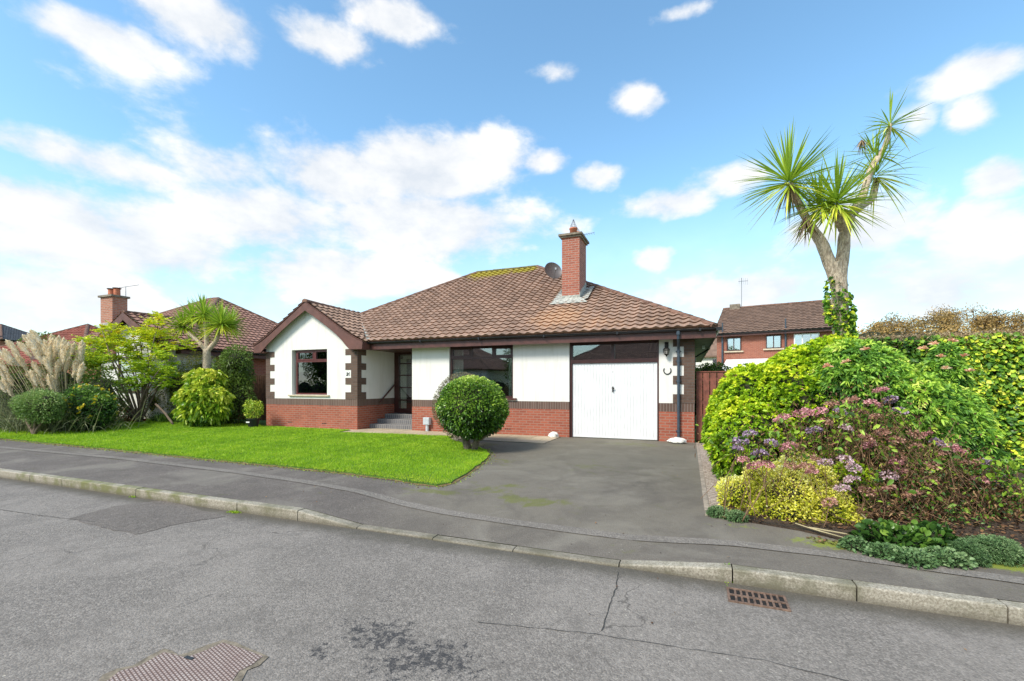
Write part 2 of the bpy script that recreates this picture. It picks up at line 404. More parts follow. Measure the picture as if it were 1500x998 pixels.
# ---------------------------------------------------------------- ground
def kz(X):
    if X < -4.72 or X > .37: return -.12
    if X < -3.77: return -.12 + -.105 * (X + 4.72) / .95
    if X > -.62: return -.225 + .105 * (X + .62) / .99
    return -.225
def h(X, Y):
    if Y < 6.4:
        return kz(X) + (-.10 - kz(X)) * max(0, (Y - 4.5) / 1.9)
    z = -.10 + .10 * min(1, (Y - 6.4) / 5)
    if X < -15: z += .10 * min(1, (-15 - X) / 3) * min(1, max(0, (Y - 8) / 3))
    return z
def cdt_sheet(name, poly, zf, m, step=.5, edge=0, kind='structure', edgemat=None):
    n = len(poly); pts = []
    # subdivide boundary
    for i in range(n):
        a_, b_ = Vector(poly[i]), Vector(poly[(i + 1) % n]); k = max(1, int((b_ - a_).length / step))
        pts += [a_.lerp(b_, j / k) for j in range(k)]
    nb = len(pts); bnd = list(range(nb))
    xs = [p[0] for p in poly]; ys = [p[1] for p in poly]
    def inside(x, y):
        c_ = False
        for i in range(n):
            x1, y1 = poly[i]; x2, y2 = poly[i - 1]
            if (y1 > y) != (y2 > y) and x < (x2 - x1) * (y - y1) / (y2 - y1) + x1: c_ = not c_
        return c_
    x = min(xs) + step * .37
    while x < max(xs):
        y = min(ys) + step * .37
        while y < max(ys):
            if inside(x, y): pts.append(Vector((x, y)))
            y += step
        x += step
    r = geometry.delaunay_2d_cdt([Vector(p[:2]) for p in pts], [], [bnd], 1, 1e-4)
    V = [(p.x, p.y, zf(p.x, p.y)) for p in r[0]]; Fs = [tuple(f) for f in r[2]]
    me = bpy.data.meshes.new(name)
    if edge:
        b0 = len(V); V += [(V[i][0], V[i][1], V[i][2] - edge) for i in range(nb)]
        Fs += [(i, (i + 1) % nb, b0 + (i + 1) % nb, b0 + i) for i in range(nb)]
    me.from_pydata(V, [], Fs); me.update(); uvbox(me)
    for f in me.polygons:
        f.use_smooth = len(f.vertices) == 3
    o = link(name, me, m); o['kind'] = kind; return o

def asphalt(name, c, kind):
    m, nt, b = nodes(name); p = posn(nt)
    vor = nt.nodes.new('ShaderNodeTexVoronoi'); vor.inputs['Scale'].default_value = 85; nt.links.new(p, vor.inputs['Vector'])
    vc = nt.nodes.new('ShaderNodeSeparateColor'); nt.links.new(vor.outputs['Color'], vc.inputs[0])
    n1 = noise(nt, .55, 6, .6, p, .6); n2 = noise(nt, 2.6, 7, .68, p, .4); n3 = noise(nt, 60, 4, .7, p); n4 = noise(nt, 14, 6, .7, p)
    col = mix(nt, vc.outputs[0], sc(c, .58), sc(c, 1.45))
    col = mix(nt, ramp(nt, n3, .35, .7, 0, .7), col, sc(c, .72))
    col = mix(nt, ramp(nt, n1, .40, .64, 0, .42), col, sc(c, 1.35 if kind == 'road' else 1.2))
    col = mix(nt, ramp(nt, n2, .46, .68, 0, .45), col, sc(c, .62))
    col = mix(nt, ramp(nt, n4, .55, .66, 0, .35), col, sc(c, 1.6))
    g1 = noise(nt, 34, 3, .8, p); col = mix(nt, ramp(nt, g1, .52, .62, 0, .5), col, sc(c, .52)); col = mix(nt, ramp(nt, g1, .40, .33, 0, .45), col, sc(c, 1.75))
    v3 = nt.nodes.new('ShaderNodeTexVoronoi'); v3.inputs['Scale'].default_value = 7; nt.links.new(p, v3.inputs['Vector']); col = mix(nt, ramp(nt, v3.outputs['Distance'], .045, .065, .7, 0), col, (.50, .46, .38))
    ps = nt.nodes.new('ShaderNodeSeparateXYZ'); nt.links.new(p, ps.inputs[0])
    def spot(cx, cy, rx, ry, amt):
        dx = mth(nt, 'DIVIDE', mth(nt, 'SUBTRACT', ps.outputs[0], cx), rx); dy = mth(nt, 'DIVIDE', mth(nt, 'SUBTRACT', ps.outputs[1], cy), ry)
        return mth(nt, 'MULTIPLY', mth(nt, 'EXPONENT', mth(nt, 'MULTIPLY', mth(nt, 'ADD', mth(nt, 'MULTIPLY', dx, dx), mth(nt, 'MULTIPLY', dy, dy)), -1)), amt)
    hgt = mth(nt, 'ADD', mth(nt, 'MULTIPLY', vor.outputs['Distance'], -1.2), mth(nt, 'MULTIPLY', n3, .8))
    if kind == 'road':
        # black tar scabs
        msk = None
        for px, py, rr, am in ((560, 930, .42, .62), (640, 965, .42, .62), (590, 975, .4, .55), (690, 975, .3, .4), (470, 955, .22, .5), (570, 880, .2, .4), (655, 840, .16, .35), (520, 915, .3, .45), (345, 958, .25, .35), (640, 920, .3, .3)):
            X, Y = at(px, py, -.25); g = spot(X, Y, rr * 1.1, rr * .75, am); msk = g if msk is None else mth(nt, 'MAXIMUM', msk, g)
        nn = noise(nt, 19, 12, .82, p, .3)
        t = ramp(nt, mth(nt, 'ADD', msk, mth(nt, 'MULTIPLY', mth(nt, 'SUBTRACT', nn, .5), 2.8)), .52, .60, 0, .85)
        col = mix(nt, t, col, (.035, .035, .038))
        # fine fatigue cracks
        v2 = nt.nodes.new('ShaderNodeTexVoronoi'); v2.feature = 'DISTANCE_TO_EDGE'; v2.inputs['Scale'].default_value = .55
        wv = nt.nodes.new('ShaderNodeVectorMath'); wv.operation = 'ADD'; nc = nt.nodes.new('ShaderNodeTexNoise'); nc.inputs['Scale'].default_value = 1.7; nc.inputs['Detail'].default_value = 6
        nt.links.new(p, nc.inputs['Vector']); nt.links.new(nc.outputs['Color'], wv.inputs[0]); nt.links.new(p, wv.inputs[1]); nt.links.new(wv.outputs[0], v2.inputs['Vector'])
        ck = ramp(nt, v2.outputs['Distance'], .0, .007, 1, 0)
        ck = mth(nt, 'MULTIPLY', ck, ramp(nt, n1, .45, .6))
        col = mix(nt, mth(nt, 'MULTIPLY', ck, .7), col, sc(c, .3))
        # dirt gathered along the channel by the kerb
        d = ramp(nt, mth(nt, 'ADD', ps.outputs[1], mth(nt, 'MULTIPLY', n2, .25)), 4.15, 4.5, 0, .75)
        col = mix(nt, d, col, (.07, .062, .045))
    if kind == 'foot':
        wx_ = mth(nt, 'MULTIPLY', ramp(nt, mth(nt, 'ADD', ps.outputs[0], n2), -4.2, -2.4), ramp(nt, ps.outputs[1], 4.6, 5.6, .6, 1))
        col = mix(nt, mth(nt, 'MULTIPLY', wx_, .8), col, mix(nt, n3, (.115, .102, .080), (.235, .208, .165)))
        msk = None
        for px, py, rx, ry, am in ((775, 728, .7, .28, .62), (740, 715, .6, .5, .45), (925, 655, 1.2, .45, .6), (730, 680, .4, .5, .42), (880, 690, 1.2, .5, .28), (705, 655, .5, .4, .6), (640, 716, .4, .12, .8)):
            X, Y = at(px, py, -.08); g = spot(X, Y, rx, ry, am); msk = g if msk is None else mth(nt, 'MAXIMUM', msk, g)
        t = ramp(nt, mth(nt, 'ADD', msk, mth(nt, 'MULTIPLY', mth(nt, 'SUBTRACT', n2, .5), 2.4)), .25, .65, 0, .75)
        col = mix(nt, t, col, (.13, .14, .03))
        col = mix(nt, ramp(nt, noise(nt, 1.4, 6, .7, p, .5), .44, .62, 0, .42), col, sc(c, .62)); col = mix(nt, ramp(nt, noise(nt, .8, 5, .6, p, .8), .48, .66, 0, .40), col, (.27, .245, .20))
        e = ramp(nt, mth(nt, 'ADD', ps.outputs[1], mth(nt, 'MULTIPLY', n2, 2.5)), 7.2, 11.5, 0, .35)
        col = mix(nt, e, col, (.13, .125, .09))
        dk = spot(-.7, 7.4, .8, 1.2, .6)
        col = mix(nt, mth(nt, 'MULTIPLY', dk, ramp(nt, n2, .3, .7)), col, sc(c, .45))
        gX = ramp(nt, ps.outputs[0], .3, 1.2)
        msk = None
        for cx, cy, rx, ry, am in ((1.35, 5.45, .5, .25, .7), (2.9, 5.35, 1.0, .16, .9), (.6, 5.75, .6, .14, .5)):
            g = spot(cx, cy, rx, ry, am); msk = g if msk is None else mth(nt, 'MAXIMUM', msk, g)
        t = ramp(nt, mth(nt, 'ADD', msk, mth(nt, 'MULTIPLY', mth(nt, 'SUBTRACT', n4, .5), 1.3)), .4, .7, 0, .8)
        col = mix(nt, t, col, (.22, .27, .02))
    nt.links.new(col, b.inputs['Base Color']); b.inputs['Roughness'].default_value = .88; b.inputs['Specular IOR Level'].default_value = .35
    bump(nt, b, hgt, .55, .006); return m
M_road = asphalt('road_asphalt', (.225, .200, .176), 'road')
M_path = asphalt('footway_tarmac', (.152, .130, .113), 'foot')
M_drive = M_path
M_patch = asphalt('patch_tarmac', (.16, .138, .120), 'plainp')
M_strip = asphalt('trench_reinstatement', (.205, .182, .158), 'plainp')

def soil_mat():
    m, nt, b = nodes('soil'); p = posn(nt); n = noise(nt, 9, 8, .75, p); n2 = noise(nt, 60, 4, .7, p)
    c = mix(nt, ramp(nt, n, .35, .65), (.035, .024, .016), (.10, .065, .04)); c = mix(nt, ramp(nt, n2, .55, .7, 0, .6), c, (.19, .11, .06))
    nt.links.new(c, b.inputs['Base Color']); b.inputs['Roughness'].default_value = .95; bump(nt, b, n2, .8, .03); return m
M_soil = soil_mat()
def grass_base():
    m, nt, b = nodes('turf'); p = posn(nt); n = noise(nt, 1.3, 6, .65, p); n2 = noise(nt, 40, 4, .7, p)
    c = mix(nt, ramp(nt, n, .35, .65), (.07, .15, .012), (.12, .24, .02)); c = mix(nt, ramp(nt, n2, .4, .7, 0, .6), c, (.05, .09, .012))
    nt.links.new(c, b.inputs['Base Color']); b.inputs['Roughness'].default_value = .9; bump(nt, b, n2, .7, .03); return m
M_turf = grass_base()

# terrain: one sheet to the horizon
ys = [-600, -80, -12, -4.2, 4.5, 6.1, 6.7, 8, 10, 11.5, 14, 20, 60, 600]
xs = [-600, -120, -60, -40, -28, -20, -18, -16, -15, -10, -5, 0, 5, 10, 20, 40, 120, 600]
def tz(x, y):
    if y < -5: return -.15
    if y < 6.15: return -.36
    return h(x, y) - .035
V = [(x, y, tz(x, y)) for y in ys for x in xs]; nx = len(xs)
me = bpy.data.meshes.new('ground'); me.from_pydata(V, [], [(j*nx+i, j*nx+i+1, (j+1)*nx+i+1, (j+1)*nx+i) for j in range(len(ys)-1) for i in range(nx-1)])
me.update(); g = link('ground', me, M_turf); g['kind'] = 'structure'
def flat(name, x0, x1, y0, y1, z, m):
    o = MB().face([(x0, y0, z), (x1, y0, z), (x1, y1, z), (x0, y1, z)]).build(name, m); o['kind'] = 'structure'; return o
flat('road', -300, 300, -3.4, 4.43, -.25, M_road)
o = MB().box(-300, 300, -3.55, -3.4, -.3, -.12).build('far_kerb', M_conc); o['kind'] = 'structure'
flat('far_footway', -300, 300, -5.4, -3.55, -.125, M_path)
flat('far_lawn', -300, 300, -60, -5.4, -.11, M_turf)
FB = [(-60, 6.9), (-18, 6.82), (-12.1, 6.68), (-9.6, 6.58), (-7.6, 6.54), (-5.87, 6.47), (-4.6, 6.34), (-3.95, 6.22), (.23, 6.22), (.25, 6.02), (.69, 5.93), (1.15, 5.80), (1.65, 5.52), (2.2, 5.42), (2.9, 5.52), (4.5, 5.75), (60, 6.0)]
fp = [(60, 4.538), (20, 4.538), (.37, 4.538), (-.62, 4.538), (-3.77, 4.538), (-4.72, 4.538), (-20, 4.538), (-60, 4.538)]
cdt_sheet('footway', fp + FB, lambda x, y: h(x, y), M_path, .33)
LE = [(-3.95, 6.22), (-3.74, 6.25), (-3.6, 6.42), (-3.66, 7.1), (-3.78, 7.8), (-3.95, 8.6), (-4.1, 9.1), (-4.35, 9.5), (-4.75, 9.9), (-5.35, 10.3), (-5.9, 10.75)]
cdt_sheet('driveway', [(.23, 6.22), (.2, 12.9), (-3.1, 12.9), (-3.3, 12.69), (-5.9, 12.69)] + LE[::-1], lambda x, y: h(x, y) + (0 if y < 12.6 else 0), M_drive, .45)
# lighter reinstated trench running along the footway
st = [(-60, 6.05), (-16.4, 6.0), (-11.7, 6.07), (-7.83, 5.9), (-5.9, 5.72), (-4.3, 5.46), (-3.0, 5.22), (-2.02, 5.15), (-.05, 5.10), (1.2, 5.12), (2.6, 5.0), (6, 4.95), (20, 4.95)]
top = []; bot = []
for i in range(len(st) - 1):
    k = max(2, int((st[i+1][0] - st[i][0]) / .25)); k = min(k, 40)
    for j in range(k):
        x = st[i][0] + (st[i+1][0] - st[i][0]) * j / k; y = st[i][1] + (st[i+1][1] - st[i][1]) * j / k
        w = .085 + random.uniform(-.006, .006); top.append((x, y + w)); bot.append((x, y - w))
vv = [(x, y, h(x, y) + .008) for x, y in top] + [(x, y, h(x, y) + .008) for x, y in bot]; n = len(top)
me = bpy.data.meshes.new('footway_trench_strip'); me.from_pydata(vv, [], [(n + i, n + i + 1, i + 1, i) for i in range(n - 1)]); me.update()
link('footway_trench_strip', me, M_strip)['kind'] = 'structure'
sp_ = [at(345, 692, -.105), at(360, 684, -.1), at(372, 684.5, -.1), at(362, 694, -.105)]
# road patch of smoother tarmac with irregular outline
pp = [(70, 757), (190, 730), (330, 755), (250, 770), (215, 782), (190, 783)]
P0 = [at(x, y, -.25) for x, y in ((100, 760), (165, 742), (240, 733), (330, 757), (262, 768), (232, 776), (200, 783), (150, 773))]
P0 = [Vector(p) for p in P0]; PP = []
for i in range(len(P0)):
    for j in range(6):
        q = P0[i].lerp(P0[(i + 1) % len(P0)], j / 6); PP.append((q.x + random.uniform(-.03, .03), q.y + random.uniform(-.02, .02)))
cdt_sheet('road_patch', PP, lambda x, y: -.246, M_patch, .5)
# long sealed joint and crack across the carriageway
def crack(name, px, w, m=None, z=-.2455):
    pts = [Vector(at(x, y, -.25)) for x, y in px]; out = []
    for i in range(len(pts) - 1):
        k = max(2, int((pts[i+1] - pts[i]).length / .05))
        out += [pts[i].lerp(pts[i+1], j / k) for j in range(k)]
    out.append(pts[-1]); vv = []
    for i, p in enumerate(out):
        t = (out[min(i+1, len(out)-1)] - out[max(i-1, 0)]).normalized(); s_ = Vector((-t.y, t.x))
        p = p + s_ * random.uniform(-.006, .006); ww = w * random.uniform(.4, 1.3)
        vv += [(p.x + s_.x*ww, p.y + s_.y*ww, z), (p.x - s_.x*ww, p.y - s_.y*ww, z)]
    me = bpy.data.meshes.new(name); me.from_pydata(vv, [], [(2*i, 2*i+1, 2*i+3, 2*i+2) for i in range(len(out)-1)]); me.update()
    link(name, me, M_crack)['kind'] = 'structure'
M_crack = plain('crack_dirt', (.05, .047, .042), .95, .3, 30)
crack('road_crack', [(905, 838), (903, 862), (893, 885), (882, 925)], .0045)
crack('road_crack', [(0, 747), (70, 757), (140, 765)], .005)
crack('road_crack', [(700, 912), (860, 928), (1000, 950), (1120, 968), (1290, 1010)], .003)

# kerb stones
def kerb():
    mb = MB(); joints = [-8.08, -6.93, -5.83, -4.72, -3.77, -2.7, -1.72, -.62, .37, 1.28, 2.2, 3.12]
    x = -8.08
    left = []
    while x > -60: x -= 1.03; left.append(x)
    J = left[::-1] + joints
    while J[-1] < 60: J.append(J[-1] + .915)
    for a_, b_ in zip(J, J[1:]):
        a2, b2 = a_ + .006, b_ - .006; jy = random.uniform(-.006, .006); jz = random.uniform(-.004, .004)
        za, zb = kz(a2) + jz, kz(b2) + jz; y0, y1 = 4.42 + jy, 4.542 + jy
        ch = .014
        prof = lambda z: [(y0, -.34), (y0 - .0, z - ch), (y0 + .012, z - .003), (y0 + .03, z), (y1, z), (y1, -.34)]
        pa = [(a2, y, z) for y, z in prof(za)]; pb = [(b2, y, z) for y, z in prof(zb)]
        b0 = len(mb.v); mb.v += pa + pb; n = 6
        mb.f += [tuple(b0 + i for i in range(n)), tuple(b0 + n + i for i in range(n - 1, -1, -1))]
        mb.f += [(b0 + i, b0 + n + i, b0 + n + (i+1) % n, b0 + (i+1) % n) for i in range(n)]
    m, nt, b = nodes('kerb_concrete'); p = posn(nt); n1 = noise(nt, 2.5, 7, .7, p); n2 = noise(nt, 55, 5, .75, p); n3 = noise(nt, .7, 3, .5, p)
    c = mix(nt, ramp(nt, n2, .35, .65), (.22, .19, .145), (.46, .42, .34))
    c = mix(nt, ramp(nt, n1, .42, .65, 0, .75), c, (.13, .12, .08))
    ps = nt.nodes.new('ShaderNodeSeparateXYZ'); nt.links.new(p, ps.inputs[0])
    mo = mth(nt, 'MULTIPLY', ramp(nt, ps.outputs[0], -8, -4.5, 1, .12), ramp(nt, n1, .42, .66, 0, .75))
    c = mix(nt, mo, c, (.17, .18, .05))
    c = mix(nt, ramp(nt, ps.outputs[2], -.25, -.18, .6, 0), c, (.10, .085, .06))
    nt.links.new(c, b.inputs['Base Color']); b.inputs['Roughness'].default_value = .92; bump(nt, b, n2, .6, .006)
    o = mb.build('kerb', m); o['kind'] = 'structure'
kerb()

# ---------------------------------------------------------------- the bungalow
BY, GY, DY = 12.685, 12.196, 14.243        # main wall, gable wall, door plane
XL, XR, XP, XE = -14.565, -10.371, -8.53, .163
GX0, GX1 = -3.187, -.72                    # garage opening
ZB0, ZB1, ZT = .80, 1.03, 2.74
WM = (-7.128, -4.931, 1.10); WG = (-13.30, -11.676, 1.17)
EY, EX, EZ = 12.25, .66, 2.97              # eaves
TP = (6.82 - EZ) / 6.94
RR, RL = Vector((-6.28, 19.19, 6.82)), Vector((-9.29, 19.19, 6.82))
WR = -12.45                                # gable ridge x
J = Vector((WR, 14.78, EZ + (14.78 - EY) * TP))
house = thing('bungalow', 'white rendered bungalow with red brick base, brown tiled hip roof and white garage door', 'house', (-7.2, 12.7, 0))
HO = Vector((-7.2, 12.7, 0))
def hb(mb, name, m, parent=None, **k):
    """build in world coordinates, parent to the house"""
    o = mb.build(name, m, None, **k); par = parent or house
    o.parent = par; w = Matrix.Translation(HO)
    o.matrix_parent_inverse = w.inverted() if par is house else Matrix.Identity(4)
    return o
wallr, wallb, walls = MB(), MB(), MB()
def xwall(x0, x1, y, th, z1=ZT, holes=()):      # wall along X facing -Y
    for mbx, za, zb in ((wallb, -.4, ZB0), (walls, ZB0, ZB1), (wallr, ZB1, z1)):
        cuts = sorted({x0, x1, *[v for hh in holes for v in hh[:2]]})
        for a_, b_ in zip(cuts, cuts[1:]):
            segs = [(za, zb)]
            for hx0, hx1, hz0, hz1 in holes:
                if a_ >= hx0 - 1e-6 and b_ <= hx1 + 1e-6:
                    ns_ = []
                    for s0, s1 in segs:
                        if hz0 > s0: ns_.append((s0, min(s1, hz0)))
                        if hz1 < s1: ns_.append((max(s0, hz1), s1))
                    segs = [q for q in ns_ if q[1] - q[0] > 1e-4]
            for s0, s1 in segs: mbx.box(a_, b_, y, y + th, s0, s1)
def ywall(x0, x1, y0, y1, z1=ZT):
    wallb.box(x0, x1, y0, y1, -.4, ZB0); walls.box(x0, x1, y0, y1, ZB0, ZB1); wallr.box(x0, x1, y0, y1, ZB1, z1)
YB = 25.7
xwall(XL, XR, GY, .3, 2.80, [(WG[0], WG[1], WG[2], 2.77)])
xwall(XP, XE, BY, .3, ZT, [(WM[0], WM[1], WM[2], 9), (GX0, GX1, -1, 9)])
ywall(XR - .3, XR, GY + .3, DY + .1); ywall(XP, XP + .3, BY + .3, DY + .1)
ywall(XL, XL + .3, GY + .3, YB); ywall(XE - .3, XE, BY + .3, YB); xwall(XL + .3, XE - .3, YB - .3, .3)
# gable triangle
def wz_roof(t):         # wing roof surface height below ridge at distance t from the ridge
    t = abs(t); z = 4.43 - .635 * min(t, 1.7)
    if t > 1.7: u_ = t - 1.7; z -= .635 * u_ - .16 * u_ * u_
    return z
tri = [(XL, GY, 2.80), (XR, GY, 2.80)] + [(WR + t, GY, wz_roof(t) - .08) for t in (2.08, 1.7, 1, 0, -1, -1.7, -2.1)]
wallr.prism(tri, (0, .3, 0))
hb(wallr, 'rendered_wall', M_white); hb(wallb, 'brick_base', M_red); hb(walls, 'soldier_course', M_soldier)
# quoins
e_ = .009; Qs = [MB(), MB(), MB()]
zw = [(ZB1, 1.27, 1), (1.27, 1.53, 0), (1.53, 1.76, 1), (1.76, 2.03, 0), (2.03, 2.26, 1), (2.26, 2.53, 0), (2.53, ZT, 1)]
for z0, z1, wd in zw:
    w = .53 if wd else .26
    Qs[0].box(XE - w, XE + e_, BY - e_, BY + (.45 if wd else .22), z0, z1)
    w = .50 if wd else .26
    Qs[1].box(XR - w, XR + e_, GY - e_, GY + (.44 if wd else .2), z0, z1)
    w = .42 if wd else .20
    Qs[2].box(XL - e_, XL + w, GY - e_, GY + (.44 if wd else .2), z0, z1)
for q_ in Qs: hb(q_, 'quoin', M_brown)
# vents in the brick base
for X, y in ((-13.5, GY), (-11.9, GY), (-5.2, BY), (-6.6, BY)):
    Vt = MB()
    for k in range(3): Vt.box(X + k * .07, X + k * .07 + .05, y - .004, y + .02, .16, .19)
    hb(Vt, 'air_vent', M_black)
# soffit / ceiling slab
sf = MB().box(XL - .38, EX - .5, 12.34, YB + .4, ZT, ZT + .02)
hb(sf, 'soffit', M_stain)
hb(MB().box(EX - .5, EX - .02, 12.34, YB + .4, ZT - .002, ZT + .02), 'side_soffit', M_soffit)
hb(MB().box(.42, .5, 15.1, 15.5, 2.66, 2.738), 'soffit_lamp', M_upvc)
# fascia and gutter
fa = MB().box(XR + .40, EX - .02, 12.32, 12.34, 2.70, 2.90).box(EX - .02, EX, 12.32, YB + .4, 2.70, 2.90).box(XL - .42, XL - .40, 12.3, YB + .4, 2.72, 2.90)
hb(fa, 'fascia', M_stain)
def gut(mb, a_, b_, r=.058):
    a_, b_ = Vector(a_), Vector(b_); t = (b_ - a_).normalized(); s_ = t.cross(Vector((0, 0, 1)))
    b0 = len(mb.v); prof = []
    for rr in (r, r - .008):
        for k in range(9):
            an = math.pi + math.pi * k / 8; prof.append((math.cos(an) * rr, math.sin(an) * rr * .95))
    prof = prof[:9] + prof[9:][::-1]
    for p in (a_, b_): mb.v += [tuple(p + s_ * x + Vector((0, 0, z))) for x, z in prof]
    n = 18; mb.f += [(b0 + i, b0 + (i+1) % n, b0 + n + (i+1) % n, b0 + n + i) for i in range(n)]
    mb.f += [tuple(b0 + i for i in range(n)), tuple(b0 + n + i for i in range(n - 1, -1, -1))]
    # end stops and union brackets
    L_ = (b_ - a_).length; k = 0
    while k < L_ - .1:
        mb.obox(a_ + t * (k + .05) + Vector((0, 0, -.03)), t * .022, s_ * (r + .006), Vector((0, 0, .037))); k += 2.05
gu = MB(); gut(gu, (XR + .36, 12.262, 2.945), (EX + .06, 12.262, 2.935)); gut(gu, (EX + .058, 12.21, 2.935), (EX + .058, YB + .4, 2.945))
gu.box(EX + .0, EX + .125, 12.19, 12.21, 2.865, 2.945)
hb(gu, 'gutter', M_black)
dp = MB(); px_ = -.226
dp.tube([(px_, 12.27, 2.90), (px_, 12.27, 2.80)], .05, 12).tube([(px_, 12.27, 2.80), (px_, 12.28, 2.72), (px_, 12.58, 2.52), (px_, 12.61, 2.44)], .036, 12)
dp.tube([(px_, 12.61, 2.46), (px_, 12.61, .16)], .036, 12).tube([(px_, 12.61, .17), (px_, 12.60, .06), (px_, 12.53, .0)], .036, 12)
for z in (2.40, 1.62, .30, 2.15): dp.tube([(px_, 12.61, z - .03), (px_, 12.61, z + .03)], .045, 12); dp.box(px_ - .07, px_ + .07, 12.65, BY - .001, z - .012, z + .012)
dpo = hb(dp, 'downpipe', M_pipe, smooth=False)
dq = MB().tube([(EX + .05, 16.5, 2.9), (EX + .0, 16.5, 2.72), (.22, 16.5, 2.45), (.22, 16.5, 0)], .035, 10)
hb(dq, 'side_downpipe', M_black)
# main roof
er = Vector((EX, EY, EZ)); V_ = Vector((WR + 2.49, EY, EZ))
mf = [V_, er, RR, RL, J]
tile_plane('roof_tiles', mf, M_tile, None)
rt = bpy.data.objects['roof_tiles']
def hp(o, par=None): o.parent = par or house; o.matrix_parent_inverse = Matrix.Translation(HO).inverted() if par is None else Matrix.Identity(4); return o
hp(rt)
BKR = Vector((EX, YB + .43, EZ)); BKL = Vector((-14.95, YB + .43, EZ)); 
hp(tile_plane('roof_tiles', [er, BKR, RR], M_tile, None, ns=6))
hp(tile_plane('roof_tiles', [BKR, BKL, RL, RR], M_tile, None, ns=6))
LJ = Vector((-14.95, 14.78, EZ))
um = MB(); under(um, mf); under(um, [er, BKR, RR]); under(um, [BKR, BKL, RL, RR])
um.face([LJ, J, RL]); um.face([LJ, RL, BKL])
hb(um, 'roof_underlay', M_tile)
# wing roof: bell-cast planes in three strips each side
GF = 11.96     # front edge
def strip(t0, t1, side):
    x0, x1 = WR + side * t0, WR + side * t1; za, zb = wz_roof(t0), wz_roof(t1)
    def vy(t):   # valley against the main plane on the right; back of J on the left
        return EY + (wz_roof(t) - EZ) / TP if side > 0 else 14.78
    lo = [(x1, GF, zb), (x1, max(vy(t1), GF + .1), zb), (x0, max(vy(t0), GF + .1), za), (x0, GF, za)]
    return [Vector(p) for p in lo]
ts = [0, 1.7, 2.1, 2.49]
for side in (1, -1):
    for t0, t1 in zip(ts, ts[1:]):
        hp(tile_plane('gable_roof_tiles', strip(t0, t1, side), M_tile, None, tg=.28 if t0 == 0 else .2))
um = MB()
for side in (1, -1):
    for t0, t1 in zip(ts, ts[1:]): under(um, strip(t0, t1, side), .0)
hb(um, 'gable_roof_underlay', M_tile)
# ridge and hip tiles
for a_, b_, nm_ in ((er + Vector((-.03, .03, .02)), RR, 'hip_tiles'), ((WR, GF - .02, 4.44), J, 'ridge_tiles'), (J, RL, 'hip_tiles'), (BKR, RR, 'hip_tiles')):
    rd = MB(); ridge_run(rd, a_, b_); hb(rd, nm_, M_ridge)
rd = MB(); ridge_run(rd, RL, RR); hb(rd, 'mossy_ridge_tiles', M_ridgem)
# valley trough
vd = (J - V_); s_ = vd.cross(Vector((0, 0, 1))).normalized()
va = MB(); up = Vector((0, 0, .035))
va.face([V_ + s_ * .07 + up * 1.5, V_ + up, J + up, J + s_ * .04 + up * 1.2]); va.face([V_ + up, V_ - s_ * .045 + up * 1.3, J - s_ * .03 + up * 1.2, J + up])
hb(va, 'valley_flashing', M_lead)
# bargeboards with swept feet
bb = MB()
for side in (1, -1):
    outer = [(t, wz_roof(t) - .012) for t in (0, .6, 1.2, 1.7, 1.95, 2.2, 2.49)]
    inner = [(2.46, 2.70), (1.95, 2.705), (1.80, 2.83), (1.62, 3.02), (1.4, 3.21), (1.1, 3.43), (.6, 3.76), (0, 4.12)]
    if side < 0: inner = [(2.46, 2.70), (2.12, 2.705), (1.98, 2.83), (1.8, 2.98), (1.5, 3.19), (1.1, 3.46), (.6, 3.78), (0, 4.12)]
    pts = [(WR + side * t, GF + .03, z) for t, z in outer + inner]
    if side < 0: pts = pts[::-1]
    bb.prism(pts, (0, -.025, 0))
    # tile-edge verge
    for (ta, za), (tb, zb) in zip(outer, outer[1:]):
        pa, pb = Vector((WR + side*ta, GF + .02, za + .028)), Vector((WR + side*tb, GF + .02, zb + .028))
        bb.obox((pa + pb) / 2, (pb - pa) / 2, Vector((0, .035, 0)), Vector((0, 0, .012)))
hb(bb, 'bargeboard', M_barge)
hb(MB().box(WR + 1.9, WR + 2.49, GF + .03, 12.33, 2.70, 2.735).box(WR + 2.46, WR + 2.485, GF + .03, 12.33, 2.70, 2.93), 'eaves_box', M_barge)
hb(MB().box(WR - 2.49, WR - 2.0, GF + .03, 12.33, 2.70, 2.735).box(WR - 2.485, WR - 2.46, GF + .03, 12.33, 2.70, 2.93), 'eaves_box', M_barge)
gs = MB()       # gable soffit
for side in (1, -1):
    for (ta, tb) in zip((0, 1.7), (1.7, 2.49)):
        a_, b_ = (WR + side*ta, wz_roof(ta) - .09), (WR + side*tb, wz_roof(tb) - .09)
        gs.face([(a_[0], GF + .03, a_[1]), (b_[0], GF + .03, b_[1]), (b_[0], GY + .01, b_[1]), (a_[0], GY + .01, a_[1])])
hb(gs, 'gable_soffit', M_stain)

